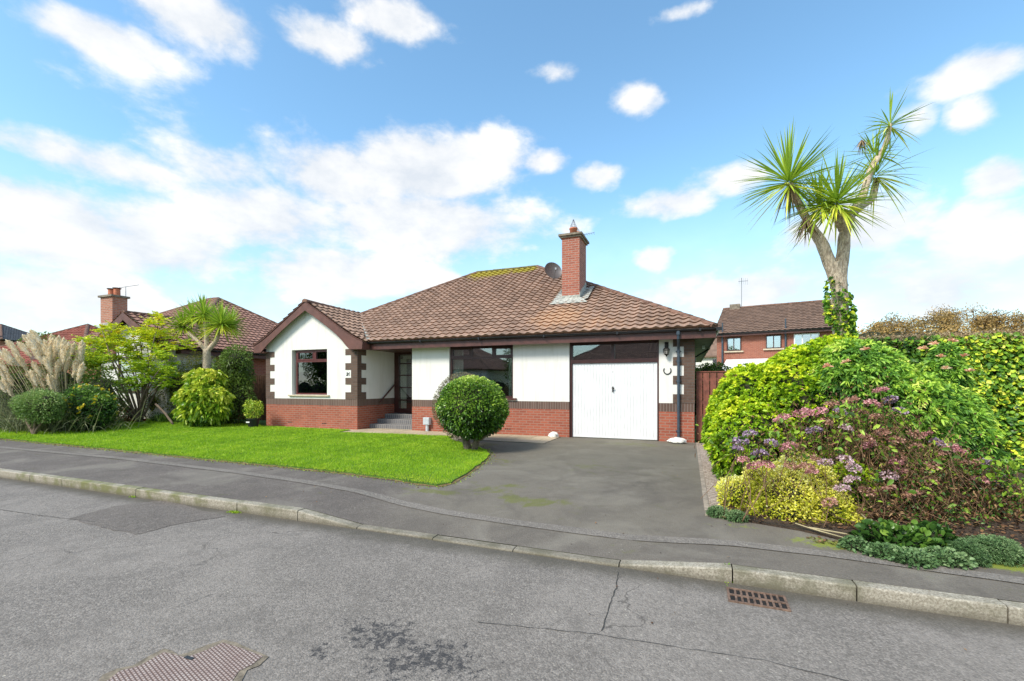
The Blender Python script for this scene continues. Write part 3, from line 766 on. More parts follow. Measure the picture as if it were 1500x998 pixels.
# chimney
CX0, CX1, CY0, CY1 = -3.94, -3.34, 14.67, 15.70
ch = hb(MB().box(CX0, CX1, CY0, CY1, 4.0, 6.46), 'chimney', M_chim)
hb(MB().box(CX0 - .05, CX1 + .05, CY0 - .05, CY1 + .05, 6.44, 6.50).box(CX0 - .10, CX1 + .10, CY0 - .10, CY1 + .10, 6.50, 6.565).box(CX0 - .02, CX1 + .02, CY0 + .02, CY1 - .02, 6.565, 6.60), 'chimney_cap', M_conc, ch)
for yy in (14.98, 15.42):
    pot = hb(MB().lathe((-3.62, yy, 6.59), [(0, 0), (.125, 0), (.12, .20), (.14, .21), (.14, .25), (.10, .26), (.09, .05)], 20), 'chimney_pot', M_terra, ch, smooth=True)
for yy, hh in ((14.98, .30), (15.42, .2)):
    wc = MB()
    for k in range(6):
        an = math.pi * k / 3; c_, s2 = math.cos(an) * .11, math.sin(an) * .11
        wc.tube([(-3.62 + c_, yy + s2, 6.82), (-3.62 + c_ * .9, yy + s2 * .9, 6.90), (-3.62 + c_ * .1, yy + s2 * .1, 6.84 + hh)], .006, 5)
    wc.tube([(-3.62 + math.cos(k * .6) * .10, yy + math.sin(k * .6) * .10, 6.93) for k in range(11)], .005, 4)
    hb(wc, 'chimney_cowl', M_metal, ch)
def rz_main(Y): return EZ + (Y - EY) * TP
fl = MB(); fx0, fx1 = CX0, CX1
for (a_, b_) in ((fx0 - .32, fx0), (fx1, fx1 + .30)):
    n_ = 6
    for k in range(n_):
        y0 = CY0 - .12 + (CY1 - CY0 + .12) * k / n_; y1 = CY0 - .12 + (CY1 - CY0 + .12) * (k + 1) / n_
        lo_, hi_ = (.055, .07)
        fl.prism([(a_, y0, rz_main(y0) + lo_), (b_, y0, rz_main(y0) + .11), (b_, y1, rz_main(y1) + .09), (a_, y1, rz_main(y1) + lo_ - .02)], (0, 0, .012))
fl.prism([(fx0 - .36, CY0 - .30, rz_main(CY0 - .30) + .055), (fx1 + .32, CY0 - .30, rz_main(CY0 - .30) + .055), (fx1 + .05, CY0, rz_main(CY0) + .10), (fx0 - .05, CY0, rz_main(CY0) + .10)], (0, 0, .012))
fl.box(fx0 - .012, fx1 + .012, CY0 - .012, CY0 + .0, rz_main(CY0) + .02, rz_main(CY0) + .20)
for k in range(7):
    y0 = CY0 + k * .147; fl.box(fx1, fx1 + .012, y0, y0 + .145, rz_main(y0) + .05, rz_main(y0) + .30); fl.box(fx0 - .012, fx0, y0, y0 + .145, rz_main(y0) + .05, rz_main(y0) + .30)
hb(fl, 'flashing', M_lead, ch)
ae = MB().tube([(-3.40, 15.5, 6.5), (-3.40, 15.5, 6.78)], .012, 6).tube([(-3.55, 15.5, 6.74), (-2.98, 15.4, 6.76)], .008, 5)
for k in range(7): ae.tube([(-3.5 + k * .08, 15.38, 6.75), (-3.5 + k * .08, 15.60, 6.75)], .005, 4)
hb(ae, 'aerial', M_metal, ch)
# satellite dish on chimney's left face
def dish():
    mb = MB(); R0 = .30; c0 = Vector((-4.36, 15.0, 5.44)); ax = Vector((.55, -.78, .28)).normalized(); a_ = ax.orthogonal().normalized(); b_ = ax.cross(a_)
    rings = 6; n = 24; b0 = len(mb.v)
    for off in (0, -.012):
        for i in range(rings + 1):
            r = R0 * i / rings
            for k in range(n):
                q = 2 * math.pi * k / n; mb.v.append(tuple(c0 + a_ * math.cos(q) * r + b_ * math.sin(q) * r * 1.08 + ax * (.09 * (r / R0) ** 2 + off)))
    for o2 in (0, (rings + 1) * n):
        for i in range(rings):
            for k in range(n):
                k2 = (k + 1) % n; f_ = (b0 + o2 + i*n + k, b0 + o2 + i*n + k2, b0 + o2 + (i+1)*n + k2, b0 + o2 + (i+1)*n + k); mb.f.append(f_ if o2 == 0 else f_[::-1])
    o = hb(mb, 'satellite_dish', M_dish, smooth=True)
    arm = MB().tube([c0 - Vector((0, 0, .3)) + ax * .05, c0 + ax * .36 - Vector((0, 0, .12))], .013, 6).obox(c0 + ax * .38 - Vector((0, 0, .1)), Vector((.03, 0, 0)), Vector((0, .05, 0)), Vector((0, 0, .035)))
    arm.tube([c0 - ax * .02, c0 - ax * .12, (CX0, 15.1, 5.30)], .02, 8)
    hb(arm, 'dish_arm', M_metal, o)
m, nt, b = nodes('satellite_mesh_grey'); b.inputs['Base Color'].default_value = (.13, .12, .12, 1); b.inputs['Roughness'].default_value = .4; b.inputs['Metallic'].default_value = .3; M_dish = m
dish()

# windows
def frame_rect(mb, x0, x1, z0, z1, y0, y1, w):
    mb.box(x0, x1, y0, y1, z0, z0 + w).box(x0, x1, y0, y1, z1 - w, z1).box(x0, x0 + w, y0, y1, z0 + w, z1 - w).box(x1 - w, x1, y0, y1, z0 + w, z1 - w)
def curtain(x0, x1, y, z0, z1):
    mb = MB(); n = int((x1 - x0) / .012) + 2; b0 = len(mb.v)
    for i in range(n):
        x = x0 + (x1 - x0) * i / (n - 1); yy = y + .022 * math.sin(x * 75 + math.sin(x * 23) * 1.5)
        mb.v += [(x, yy, z0), (x, yy * 1 + random.uniform(-.002, .002), z1)]
    mb.f += [(b0 + 2*i, b0 + 2*i + 2, b0 + 2*i + 3, b0 + 2*i + 1) for i in range(n - 1)]
    return mb
# gable window
yw = GY + .10
f1 = MB(); x0, x1, z0, z1 = WG[0] + .10, WG[1], WG[2], 2.77; zt = wz = 2.30
frame_rect(f1, x0, x1, z0, z1, yw, yw + .07, .055); f1.box(x0 + .055, x1 - .055, yw, yw + .07, 2.33, 2.40).box(-12.37, -12.30, yw, yw + .07, 2.40, z1 - .055)
frame_rect(f1, x0 + .055, -12.37, 2.40, z1 - .055, yw - .012, yw + .05, .045); frame_rect(f1, -12.30, x1 - .055, 2.40, z1 - .055, yw - .012, yw + .05, .03)
w1 = hb(f1, 'window', plain('gable_window_frame', (.105, .028, .026), .35, .2, 8))
w1['label'] = 'brown window with two small top lights in the gable'
hb(MB().box(x0 + .03, x1 - .03, yw + .03, yw + .036, z0 + .03, z1 - .03), 'pane', M_glass, w1)
hb(MB().box(WG[0] - .13, WG[1] + .12, GY - .06, yw + .005, WG[2] - .055, WG[2] - .002), 'sill', M_sill, w1, bevel=.006)
hb(curtain(x0 + .03, x0 + .42, yw + .15, z0, z1 - .03), 'curtain', M_curtain, w1)
# living room window, partly behind the topiary
yw = BY + .07
f1 = MB(); x0, x1, z0, z1 = WM[0], WM[1], WM[2] + .02, ZT
frame_rect(f1, x0, x1, z0, z1, yw, yw + .07, .06); f1.box(x0 + .06, x1 - .06, yw, yw + .07, 2.34, 2.40).box(-6.41, -6.34, yw, yw + .07, 2.40, z1 - .06).box(-5.66, -5.59, yw, yw + .07, 2.40, z1 - .06)
frame_rect(f1, x0 + .06, -6.41, 2.40, z1 - .06, yw - .012, yw + .05, .045); frame_rect(f1, -5.59, x1 - .06, 2.40, z1 - .06, yw - .012, yw + .05, .045)
w2 = hb(f1, 'window', M_dark); w2['label'] = 'wide brown window with curtains behind the clipped round bush'
hb(MB().box(x0 + .03, x1 - .03, yw + .03, yw + .036, z0 + .03, z1 - .03), 'pane', M_glass, w2)
hb(MB().box(x0 - .1, x1 + .12, BY - .06, yw + .005, WM[2] - .04, WM[2] + .018), 'sill', M_stain, w2)
hb(curtain(x0 + .03, x0 + .40, yw + .16, z0, z1 - .03), 'curtain', M_curtain, w2); hb(curtain(x1 - .22, x1 - .02, yw + .16, z0, z1 - .03), 'curtain', M_curtain, w2)
# garage door with transom window
yg = BY + .09
f1 = MB().box(GX0, GX0 + .075, yg - .04, yg + .1, -.05, ZT).box(GX1 - .045, GX1, yg - .04, yg + .1, -.05, ZT).box(GX0 + .075, GX1 - .045, yg - .04, yg + .1, 2.135, 2.245).box(GX0 + .075, GX1 - .045, yg - .03, yg + .1, 2.66, ZT)
f1.box(-2.0, -1.91, yg - .035, yg + .1, 2.245, 2.66)
tf = hb(f1, 'garage_frame', M_dark)
hb(MB().box(GX0 + .06, GX1 - .03, yg + .03, yg + .036, 2.2, 2.70), 'transom_pane', M_glass, tf)
gd = MB(); gx0, gx1 = GX0 + .082, GX1 - .05; y = yg; k = 0; n = 27
wdt = (gx1 - gx0) / n
pf = []
for i in range(n):
    xa = gx0 + i * wdt; pf += [(xa, y), (xa + wdt * .80, y), (xa + wdt * .86, y + .013), (xa + wdt * .94, y + .013)]
pf.append((gx1, y))
b0 = 0
for x_, y_ in pf: gd.v += [(x_, y_, .065), (x_, y_, 2.10)]
gd.f += [(2*i, 2*i+2, 2*i+3, 2*i+1) for i in range(len(pf) - 1)]
gd.box(gx0, gx1, y - .006, y + .03, .02, .065).box(gx0, gx1, y - .006, y + .03, 2.10, 2.128).box(gx0 - .0, gx0 + .03, y - .006, y + .03, .065, 2.10).box(gx1 - .03, gx1, y - .006, y + .03, .065, 2.10)
gdo = hb(gd, 'garage_door', M_doorw)
hb(MB().box(-1.975, -1.94, y - .02, y - .001, 1.32, 1.47).tube([(-1.958, y - .02, 1.42), (-1.958, y - .05, 1.42)], .014, 8).box(-1.972, -1.912, y - .06, y - .045, 1.405, 1.435).box(-1.967, -1.949, y - .055, y - .045, 1.33, 1.42), 'door_handle', M_iron, gdo)
hb(MB().tube([(-1.958, y - .006, 1.88), (-1.958, y + .004, 1.88)], .012, 8), 'door_lock', M_iron, gdo)
# front door screen
xd0, xd1 = XR, XP; zf0 = .47
f1 = MB().box(xd0, xd0 + .20, DY, DY + .08, zf0, ZT).box(xd1 - .10, xd1, DY, DY + .08, zf0, ZT).box(xd0 + .20, xd1 - .1, DY, DY + .08, zf0, zf0 + .16).box(xd0 + .20, xd1 - .1, DY, DY + .08, ZT - .08, ZT)
for z in (.95, 1.42, 1.88, 2.32): f1.box(xd0 + .20, xd1 - .10, DY + .01, DY + .07, z - .02, z + .02)
f1.box(-9.35, -9.27, DY + .005, DY + .075, zf0 + .16, ZT - .08)
dr = hb(f1, 'front_door', M_dark)
hb(MB().box(xd0 + .18, xd1 - .08, DY + .04, DY + .046, zf0 + .1, ZT - .05), 'pane', glass_mat('door_glass', (.9, .9, .88), .12), dr)
hb(curtain(-10.16, -9.90, DY + .12, zf0 + .12, 2.5), 'curtain', M_curtain, dr)
hb(MB().box(-10.05, -9.7, DY + .1, DY + .14, 2.5, 2.62), 'blind_box', M_upvc, dr)
hb(MB().box(-9.2, -9.14, DY - .05, DY, 1.35, 1.5), 'door_handle', M_metal, dr)
# entrance steps
stp = MB().box(XR + .002, XP - .002, 12.82, 13.24, -.3, .15).box(XR + .002, XP - .002, 13.24, 13.67, -.3, .30).box(XR + .002, XP - .002, 13.67, DY - .001, -.3, .46)
hb(stp, 'entrance_steps', M_step, bevel=.004)
hb(MB().box(-9.5, -8.9, 13.75, 14.15, .462, .475), 'doormat', M_iron)
hr = MB().tube([(XR + .07, 13.29, .90), (XR + .07, 14.2, 1.55)], .028, 10)
hr.tube([(XR, 13.45, .97), (XR + .07, 13.45, 1.01)], .014, 6).tube([(XR, 14.05, 1.4), (XR + .07, 14.05, 1.44)], .014, 6)
hb(hr, 'handrail', M_stain)
hb(MB().box(XP + .4, XP + .415, BY + .31, BY + .32, 0, .01), 'threshold', M_dark) if False else None
# dim rooms behind the glass
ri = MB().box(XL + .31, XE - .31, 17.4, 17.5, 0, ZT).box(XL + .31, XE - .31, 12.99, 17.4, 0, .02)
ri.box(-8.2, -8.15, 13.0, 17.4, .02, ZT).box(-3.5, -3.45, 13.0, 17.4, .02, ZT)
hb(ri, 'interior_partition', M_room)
# utility box on the wall
ub = MB().box(-8.02, -7.79, BY - .14, BY - .001, .22, .46).box(-8.0, -7.81, BY - .15, BY - .14, .24, .44)
ub = hb(ub, 'meter_box', plain('pale_grey_plastic', (.48, .52, .55), .5, .08), bevel=.008)
hb(MB().tube([(-7.9, BY - .07, .22), (-7.9, BY - .07, -.02)], .055, 12), 'meter_pipe', plain('pale_grey_plastic', (.48, .52, .55)), ub)
# coach lantern
lx, ly = -.526, BY - .13
lm = MB().box(lx - .05, lx + .05, BY - .02, BY - .001, 2.50, 2.66).tube([(lx, BY - .02, 2.6), (lx, BY - .09, 2.64), (lx, ly, 2.58), (lx, ly, 2.52)], .012, 8)
lm.lathe((lx, ly, 0), [(0, 2.52), (.03, 2.515), (.085, 2.465), (.09, 2.45), (.075, 2.45)], 6)
for k in range(6):
    an = math.pi * k / 3; a2 = (lx + math.cos(an) * .078, ly + math.sin(an) * .078); b2 = (lx + math.cos(an) * .055, ly + math.sin(an) * .055)
    lm.tube([(a2[0], a2[1], 2.455), (b2[0], b2[1], 2.335)], .006, 4)
lm.lathe((lx, ly, 0), [(.065, 2.34), (.06, 2.325), (.03, 2.30), (.012, 2.27), (0, 2.26)], 6)
for z in (2.42, 2.38): lm.lathe((lx, ly, 0), [(.073, z), (.077, z + .006), (.073, z + .012)], 6)
lo = hb(lm, 'wall_lantern', M_iron)
hb(MB().lathe((lx, ly, 0), [(.068, 2.45), (.048, 2.34)], 6), 'lantern_glass', plain('frosted_glass', (.42, .40, .36), .5, .1), lo)
# house number
cu = bpy.data.curves.new('house_number', 'FONT'); cu.body = '26'; cu.size = .155; cu.extrude = .004; cu.shear = .15; cu.offset = .004
tob = bpy.data.objects.new('tmp', cu); COL.objects.link(tob); bpy.context.view_layer.update()
me = bpy.data.meshes.new_from_object(tob); bpy.data.objects.remove(tob)
me.name = 'house_number'; me.materials.clear(); no = link('house_number', me, M_black, house)
no.matrix_parent_inverse = Matrix.Translation(HO).inverted(); no.location = (-10.84, GY - .006, 1.835); no.rotation_euler = (R(90), 0, 0)

hs = MB(); pts = []
for k in range(17):
    an = R(-215 + 250 * k / 16) ; pts.append((-.508 + math.cos(an) * .092, BY - .014, 1.905 + math.sin(an) * .10))
hs.tube(pts, [.010] + [.013] * 15 + [.010], 8)
o = hs.build('horseshoe', M_iron); tag(o, 'dark iron horseshoe hung on the white wall below the lantern', 'horseshoe')

# paved path along the house front
def slab_mat():
    m, nt, b = nodes('paving_slab'); u = uvc(nt); t = nt.nodes.new('ShaderNodeTexBrick'); nt.links.new(u, t.inputs['Vector'])
    t.offset = .5; t.inputs['Scale'].default_value = 1; t.inputs['Brick Width'].default_value = .75; t.inputs['Row Height'].default_value = .6; t.inputs['Mortar Size'].default_value = .008
    t.inputs['Color1'].default_value = (.42, .33, .22, 1); t.inputs['Color2'].default_value = (.50, .41, .29, 1); t.inputs['Mortar'].default_value = (.10, .10, .05, 1)
    p = posn(nt); n = noise(nt, 2, 7, .7, p); n2 = noise(nt, 40, 4, .7, p)
    ps = nt.nodes.new('ShaderNodeSeparateXYZ'); nt.links.new(p, ps.inputs[0])
    gr = ramp(nt, ps.outputs[1], 11.9, 11.5, 0, 1); gx = ramp(nt, ps.outputs[0], -6.8, -5.8)
    c = mix(nt, mth(nt, 'MULTIPLY', gr, mth(nt, 'MULTIPLY', gx, .8)), t.outputs['Color'], (.19, .175, .15))
    c = mix(nt, ramp(nt, n, .45, .7, 0, .5), c, (.20, .17, .10)); c = mix(nt, ramp(nt, n2, .5, .7, 0, .3), c, (.12, .1, .07))
    nt.links.new(c, b.inputs['Base Color']); b.inputs['Roughness'].default_value = .9; bump(nt, b, mth(nt, 'SUBTRACT', mth(nt, 'MULTIPLY', n2, .4), t.outputs['Fac']), .5, .006); return m
M_slab = slab_mat()
sm = MB().box(-14.5, XR, 11.95, GY + .01, -.2, .012).box(XR, XP, 11.25, 12.83, -.2, .014).box(XP, -6.2, 11.5, BY + .01, -.2, .013).box(-6.2, -3.45, 11.1, BY + .01, -.2, .014)
o = sm.build('house_path', M_slab); o['kind'] = 'structure'
o = MB().box(.2, .26, 6.05, 12.6, -.2, .0).build('drive_edging', plain('edging_concrete', (.30, .25, .20), .9, .3, 9)); o['kind'] = 'structure'
for v_ in o.data.vertices: v_.co.z = h(v_.co.x, v_.co.y) + (.02 if v_.co.z > -.1 else -.2)
m, nt, b = nodes('gravel'); p = posn(nt); vo = nt.nodes.new('ShaderNodeTexVoronoi'); vo.inputs['Scale'].default_value = 45; nt.links.new(p, vo.inputs[0])
scp = nt.nodes.new('ShaderNodeSeparateColor'); nt.links.new(vo.outputs['Color'], scp.inputs[0])
nt.links.new(mix(nt, scp.outputs[0], (.22, .16, .12), (.55, .46, .38)), b.inputs['Base Color']); bump(nt, b, vo.outputs['Distance'], .9, .02); b.inputs['Roughness'].default_value = .9
cdt_sheet('gravel', [(.262, 6.1), (.85, 6.1), (.85, 12.6), (.262, 12.6)], lambda x, y: h(x, y) + .005, m, .5, kind='stuff')
cdt_sheet('planting_bed', [(.27, 6.04), (.7, 5.94), (1.15, 5.81), (1.65, 5.53), (2.2, 5.43), (2.9, 5.53), (4.5, 5.76), (12, 5.9), (12, 10.5), (.86, 10.5), (.86, 6.2)], lambda x, y: h(x, y) + .02 + .05 * min(1, max(0, (y - 5.9))), M_soil, .4, edge=.08)
# ---------------------------------------------------------------- foliage helpers
def leafmat(name, stops, rough=.45, trans=.25, spec=.4):
    m = bpy.data.materials.new(name); m.use_nodes = True; nt = m.node_tree; b = nt.nodes['Principled BSDF']
    at_ = nt.nodes.new('ShaderNodeAttribute'); at_.attribute_name = 'rnd'
    cr = nt.nodes.new('ShaderNodeValToRGB'); el = cr.color_ramp.elements
    el[0].position = stops[0][0]; el[0].color = stops[0][1] + (1,); el[1].position = stops[-1][0]; el[1].color = stops[-1][1] + (1,)
    for p_, c_ in stops[1:-1]: e = el.new(p_); e.color = c_ + (1,)
    nt.links.new(at_.outputs['Fac'], cr.inputs[0]); c = cr.outputs[0]
    nt.links.new(c, b.inputs['Base Color']); b.inputs['Roughness'].default_value = rough; b.inputs['Specular IOR Level'].default_value = spec
    tl = nt.nodes.new('ShaderNodeBsdfTranslucent'); nt.links.new(c, tl.inputs[0]); mx = nt.nodes.new('ShaderNodeMixShader'); mx.inputs[0].default_value = trans
    nt.links.new(b.outputs[0], mx.inputs[1]); nt.links.new(tl.outputs[0], mx.inputs[2]); nt.links.new(mx.outputs[0], nt.nodes['Material Output'].inputs[0])
    return m
def unit(a): return a / np.maximum(np.linalg.norm(a, axis=-1, keepdims=True), 1e-9)
def rvec(n): return unit(rng.normal(size=(n, 3)))
def perp(D, ref=None):
    ref = rvec(len(D)) if ref is None else ref
    return unit(np.cross(D, ref))
def mesh_np(name, V, Fs, rnd, m, parent=None, origin=None, smooth=False):
    """V (n,3), Fs (k,4) quads or (k,3)"""
    me = bpy.data.meshes.new(name); V = V.astype('f')
    if origin is not None: V = V - np.array(origin, 'f')
    me.vertices.add(len(V)); me.vertices.foreach_set('co', V.ravel())
    k = Fs.shape[1]; me.loops.add(Fs.size); me.loops.foreach_set('vertex_index', Fs.ravel().astype('i'))
    me.polygons.add(len(Fs)); me.polygons.foreach_set('loop_start', np.arange(0, Fs.size, k, dtype='i'))
    if rnd is not None:
        a_ = me.attributes.new('rnd', 'FLOAT', 'POINT'); a_.data.foreach_set('value', rnd.astype('f'))
    me.update(calc_edges=True); me.validate()
    if smooth: me.polygons.foreach_set('use_smooth', [True] * len(me.polygons))
    o = link(name, me, m, parent)
    if origin is not None: o.location = origin
    return o
def leaves(P, D, L_, W, rnd, fold=.25, bend=.25, N=None):
    """leaf: 6 verts, two folded quads (base, side, side, tip)"""
    n = len(P); L_ = np.broadcast_to(L_, n)[:, None]; W = np.broadcast_to(W, n)[:, None]
    S_ = perp(D) if N is None else unit(np.cross(D, N)); U_ = np.cross(S_, D)
    flip = np.where(U_[:, 2:3] < 0, -1, 1); U_ = U_ * flip; 
    down = np.array([0, 0, -1.0])
    base = P; tip = P + D * L_ + down * L_ * bend
    m1 = P + D * L_ * .35 - U_ * W * fold * .5; m2 = P + D * L_ * .72 + down * L_ * bend * .45 - U_ * W * fold * .5
    e = lambda c, s, k: c + S_ * W * s * k + U_ * W * fold
    V = np.stack([base, e(m1, .5, 1), e(m2, .5, .8), tip, e(m2, -.5, .8), e(m1, -.5, 1), m1, m2], 1).reshape(-1, 3)
    b = np.arange(n)[:, None] * 8
    Fs = np.concatenate([b + np.array([[0, 1, 2, 7]]), b + np.array([[0, 7, 4, 5]]), b + np.array([[7, 2, 3, 4]])])
    return V, Fs, np.repeat(rnd, 8)
def cards(P, D, L_, W, rnd, bend=.2):
    n = len(P); L_ = np.broadcast_to(L_, n)[:, None]; W = np.broadcast_to(W, n)[:, None]
    S_ = perp(D); dn = np.array([0, 0, -1.0])
    mid = P + D * L_ * .5
    V = np.stack([P, mid + S_ * W * .5, P + D * L_ + dn * L_ * bend, mid - S_ * W * .5], 1).reshape(-1, 3)
    b = np.arange(n)[:, None] * 4
    return V, b + np.array([[0, 1, 2, 3]]), np.repeat(rnd, 4)
def straps(P, D, L_, W, rnd, droop, seg=6, kink=0):
    """long arching leaves: ribbons with a V fold"""
    n = len(P); L_ = np.broadcast_to(L_, n); W = np.broadcast_to(W, n); droop = np.broadcast_to(droop, n)
    S_ = unit(np.cross(D, np.array([0, 0, 1.0]) + rvec(n) * .15)); U_ = np.cross(S_, D)
    pts = []; dn = np.array([0, 0, -1.0])
    for i in range(seg + 1):
        t = i / seg; c = P + D * (L_ * t)[:, None] + dn * (L_ * droop * t * t)[:, None]
        w = W * (0.55 + .9 * t if t < .3 else .82 if t < .55 else .82 * (1 - (t - .55) / .45) + .02)
        pts += [c - S_ * (w * .5)[:, None] + U_ * (w * .18)[:, None], c - U_ * (w * .1)[:, None], c + S_ * (w * .5)[:, None] + U_ * (w * .18)[:, None]]
    k = 3 * (seg + 1); V = np.stack(pts, 1).reshape(-1, 3); b = np.arange(n)[:, None] * k
    Fs = np.concatenate([b + np.array([[3*i + j, 3*i + j + 1, 3*i + j + 4, 3*i + j + 3]]) for i in range(seg) for j in (0, 1)])
    return V, Fs, np.repeat(rnd, k)
def join(parts):
    V, Fs, Rn = [], [], []; b = 0
    for v, f, r in parts: V.append(v); Fs.append(f + b); Rn.append(r); b += len(v)
    return np.concatenate(V), np.concatenate(Fs), np.concatenate(Rn)
def lump(V, k=1.0, s=0):
    return (np.sin(V[:, 0]*3.1*k + s) + np.sin(V[:, 1]*3.7*k + 1.3 + s) + np.sin(V[:, 2]*4.3*k + 2.1 + s) + np.sin((V[:, 0]+V[:, 1])*7.3*k + s) * .6 + np.sin((V[:, 2]-V[:, 0])*8.9*k + s) * .6) / 4.2
def shell(clumps, n, thick=.3, zmin=None, bumpy=.10, bk=1.6):
    """points in the outer skin of a union of ellipsoids; returns P, outward N, depth 0..1"""
    C_ = np.array([c[:3] for c in clumps]); Rr = np.array([c[3:6] for c in clumps])
    ar = (Rr[:, 0] * Rr[:, 1] + Rr[:, 0] * Rr[:, 2] + Rr[:, 1] * Rr[:, 2]); k = rng.choice(len(clumps), n * 3, p=ar / ar.sum())
    D = rvec(n * 3); dep = rng.random(n * 3) ** 1.6
    s = 1 - thick * dep; bl = 1 + bumpy * lump(C_[k] + D * Rr[k], bk)
    P = C_[k] + D * Rr[k] * (s * bl)[:, None]
    q = np.stack([(((P - C_[i]) / (Rr[i] * (1 - thick * .9))) ** 2).sum(1) for i in range(len(clumps))], 1)
    ok = np.ones(len(P), bool)
    for i in range(len(clumps)): ok &= (q[:, i] > 1) | (k == i)
    if zmin is not None: ok &= P[:, 2] > zmin(P) if callable(zmin) else P[:, 2] > zmin
    P, D, dep, k = P[ok][:n], D[ok][:n], dep[ok][:n], k[ok][:n]
    return P, unit(D / Rr[k]), dep
def whorls(P, N, m, spread=1.0, up=.3):
    """m leaves round each tip"""
    n = len(P); A = unit(N + rvec(n) * .45 + np.array([0, 0, up])); U_ = perp(A); V_ = np.cross(A, U_)
    Ps, Ds = [], []
    ph0 = rng.random(n) * 6.28
    for i in range(m):
        a_ = ph0 + i * 2.4; e = rng.uniform(.15, .75, n) * spread
        d = A * np.cos(e * 1.57)[:, None] + (U_ * np.cos(a_)[:, None] + V_ * np.sin(a_)[:, None]) * np.sin(e * 1.57)[:, None]
        Ps.append(P); Ds.append(unit(d))
    return np.concatenate(Ps), np.concatenate(Ds)
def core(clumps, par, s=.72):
    """dark lumps well inside the leaves, standing in for the inner shade"""
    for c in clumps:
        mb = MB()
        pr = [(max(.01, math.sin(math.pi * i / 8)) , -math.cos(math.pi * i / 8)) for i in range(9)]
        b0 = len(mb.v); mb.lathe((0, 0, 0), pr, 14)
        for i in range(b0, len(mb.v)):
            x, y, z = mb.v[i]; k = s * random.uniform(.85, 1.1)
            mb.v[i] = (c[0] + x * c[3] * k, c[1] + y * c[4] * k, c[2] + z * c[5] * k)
        mb.build('inner_shade', M_core, par)
M_core = plain('shade_core', (.03, .032, .014), .95, .5, 25, bst=.8)  # near-black colour carries the shade inside shrubs and hedge
M_bark = plain('grey_brown_bark', (.16, .12, .085), .9, .35, 18, bst=.8, bsc=30)
M_twig = plain('brown_twig', (.24, .14, .08), .9, .35, 20)
def bend_path(a, b, k=6, w=.08):
    a, b = Vector(a), Vector(b); out = []
    o1 = Vector((random.uniform(-1, 1), random.uniform(-1, 1), random.uniform(-.3, .3))) * w * (b - a).length
    for i in range(k + 1):
        t = i / k; out.append(a.lerp(b, t) + o1 * math.sin(math.pi * t) + Vector((random.uniform(-1, 1), random.uniform(-1, 1), 0)) * .008 * (0 < i < k))
    return out
def stems(name, base, tips, r0, r1, m, parent, k=6, w=.1, n=6):
    mb = MB()
    for t in tips:
        mb.tube(bend_path(base, t, k, w), [r0 + (r1 - r0) * i / k for i in range(k + 1)], n)
    return mb.build(name, m, parent, smooth=True)
def bush(name, label, cat, clumps, n, m, L_=(.05, .08), W=.45, whorl=0, up=.3, thick=.3, group=None, stem=None, bumpy=.10, bk=1.6, spread=1, corek=.66, light=.35, bend=.25, base=None, zmin=None):
    """clumps in world coordinates"""
    b = base or (clumps[0][0], clumps[0][1], h(clumps[0][0], clumps[0][1]))
    t = thing(name, label, cat, b, 0, group); B = np.array(b)
    cl = [(c[0] - B[0], c[1] - B[1], c[2] - B[2]) + tuple(c[3:6]) for c in clumps]
    P, N, dep = shell(cl, n, thick, zmin=.01 if zmin is None else zmin, bumpy=bumpy, bk=bk)
    tone = np.clip(.5 + .28 * lump(P, 2.3, 1) + light * .5 * N[:, 2] - .25 * dep + rng.normal(0, .13, len(P)), 0, 1)  # upward leaves lighter, deeper ones darker: light and shade put into the tone
    if whorl:
        P2, D2 = whorls(P, N, whorl, spread, up); tn = np.tile(tone, whorl) + rng.normal(0, .07, len(P2)); 
    else:
        P2 = P; D2 = unit(N * .9 + rvec(len(P)) * .9 + np.array([0, 0, up])); tn = tone
    Ls = rng.uniform(L_[0], L_[1], len(P2))
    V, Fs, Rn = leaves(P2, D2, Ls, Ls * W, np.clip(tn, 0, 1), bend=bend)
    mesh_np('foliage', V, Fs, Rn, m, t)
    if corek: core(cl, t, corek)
    if stem:
        mb = MB()
        for (a_, b_, r0, r1) in stem:
            p = bend_path(Vector(a_) - Vector(b), Vector(b_) - Vector(b), 6, .06); mb.tube(p, [r0 + (r1 - r0) * i / 6 for i in range(7)], 9, noise=.08)
        mb.build('trunk', M_bark, t, smooth=True)
    return t

G = lambda *s: list(s)
L_top = leafmat('topiary_leaf', G((0, (.02, .05, .008)), (.3, (.06, .15, .015)), (.6, (.19, .36, .035)), (.85, (.44, .60, .08)), (1, (.68, .78, .20))), rough=.3, spec=.6)
L_choi = leafmat('choisya_leaf', G((0, (0.031, 0.094, 0.008)), (.3, (0.156, 0.312, 0.016)), (.6, (0.421, 0.624, 0.023)), (.85, (0.718, 0.811, 0.031)), (1, (0.900, 0.900, 0.078))))
L_pier = leafmat('pieris_leaf', G((0, (0.029, 0.089, 0.021)), (.3, (0.098, 0.249, 0.043)), (.6, (0.292, 0.532, 0.068)), (.85, (0.642, 0.816, 0.101)), (1, (0.900, 0.900, 0.270))))
L_euon = leafmat('variegated_leaf', G((0, (0.152, 0.257, 0.015)), (.25, (0.530, 0.574, 0.031)), (.5, (0.900, 0.847, 0.107)), (.8, (0.900, 0.900, 0.303)), (1, (0.900, 0.900, 0.636))))
L_ivy = leafmat('ivy_leaf', G((0, (0.030, 0.086, 0.019)), (.35, (0.099, 0.246, 0.036)), (.6, (0.320, 0.541, 0.049)), (.82, (0.900, 0.900, 0.074)), (1, (0.900, 0.900, 0.196))), rough=.4)
L_dry = leafmat('dry_leaf', G((0, (.03, .018, .012)), (.4, (.10, .05, .025)), (.7, (.24, .12, .055)), (1, (.42, .27, .13))), rough=.8)
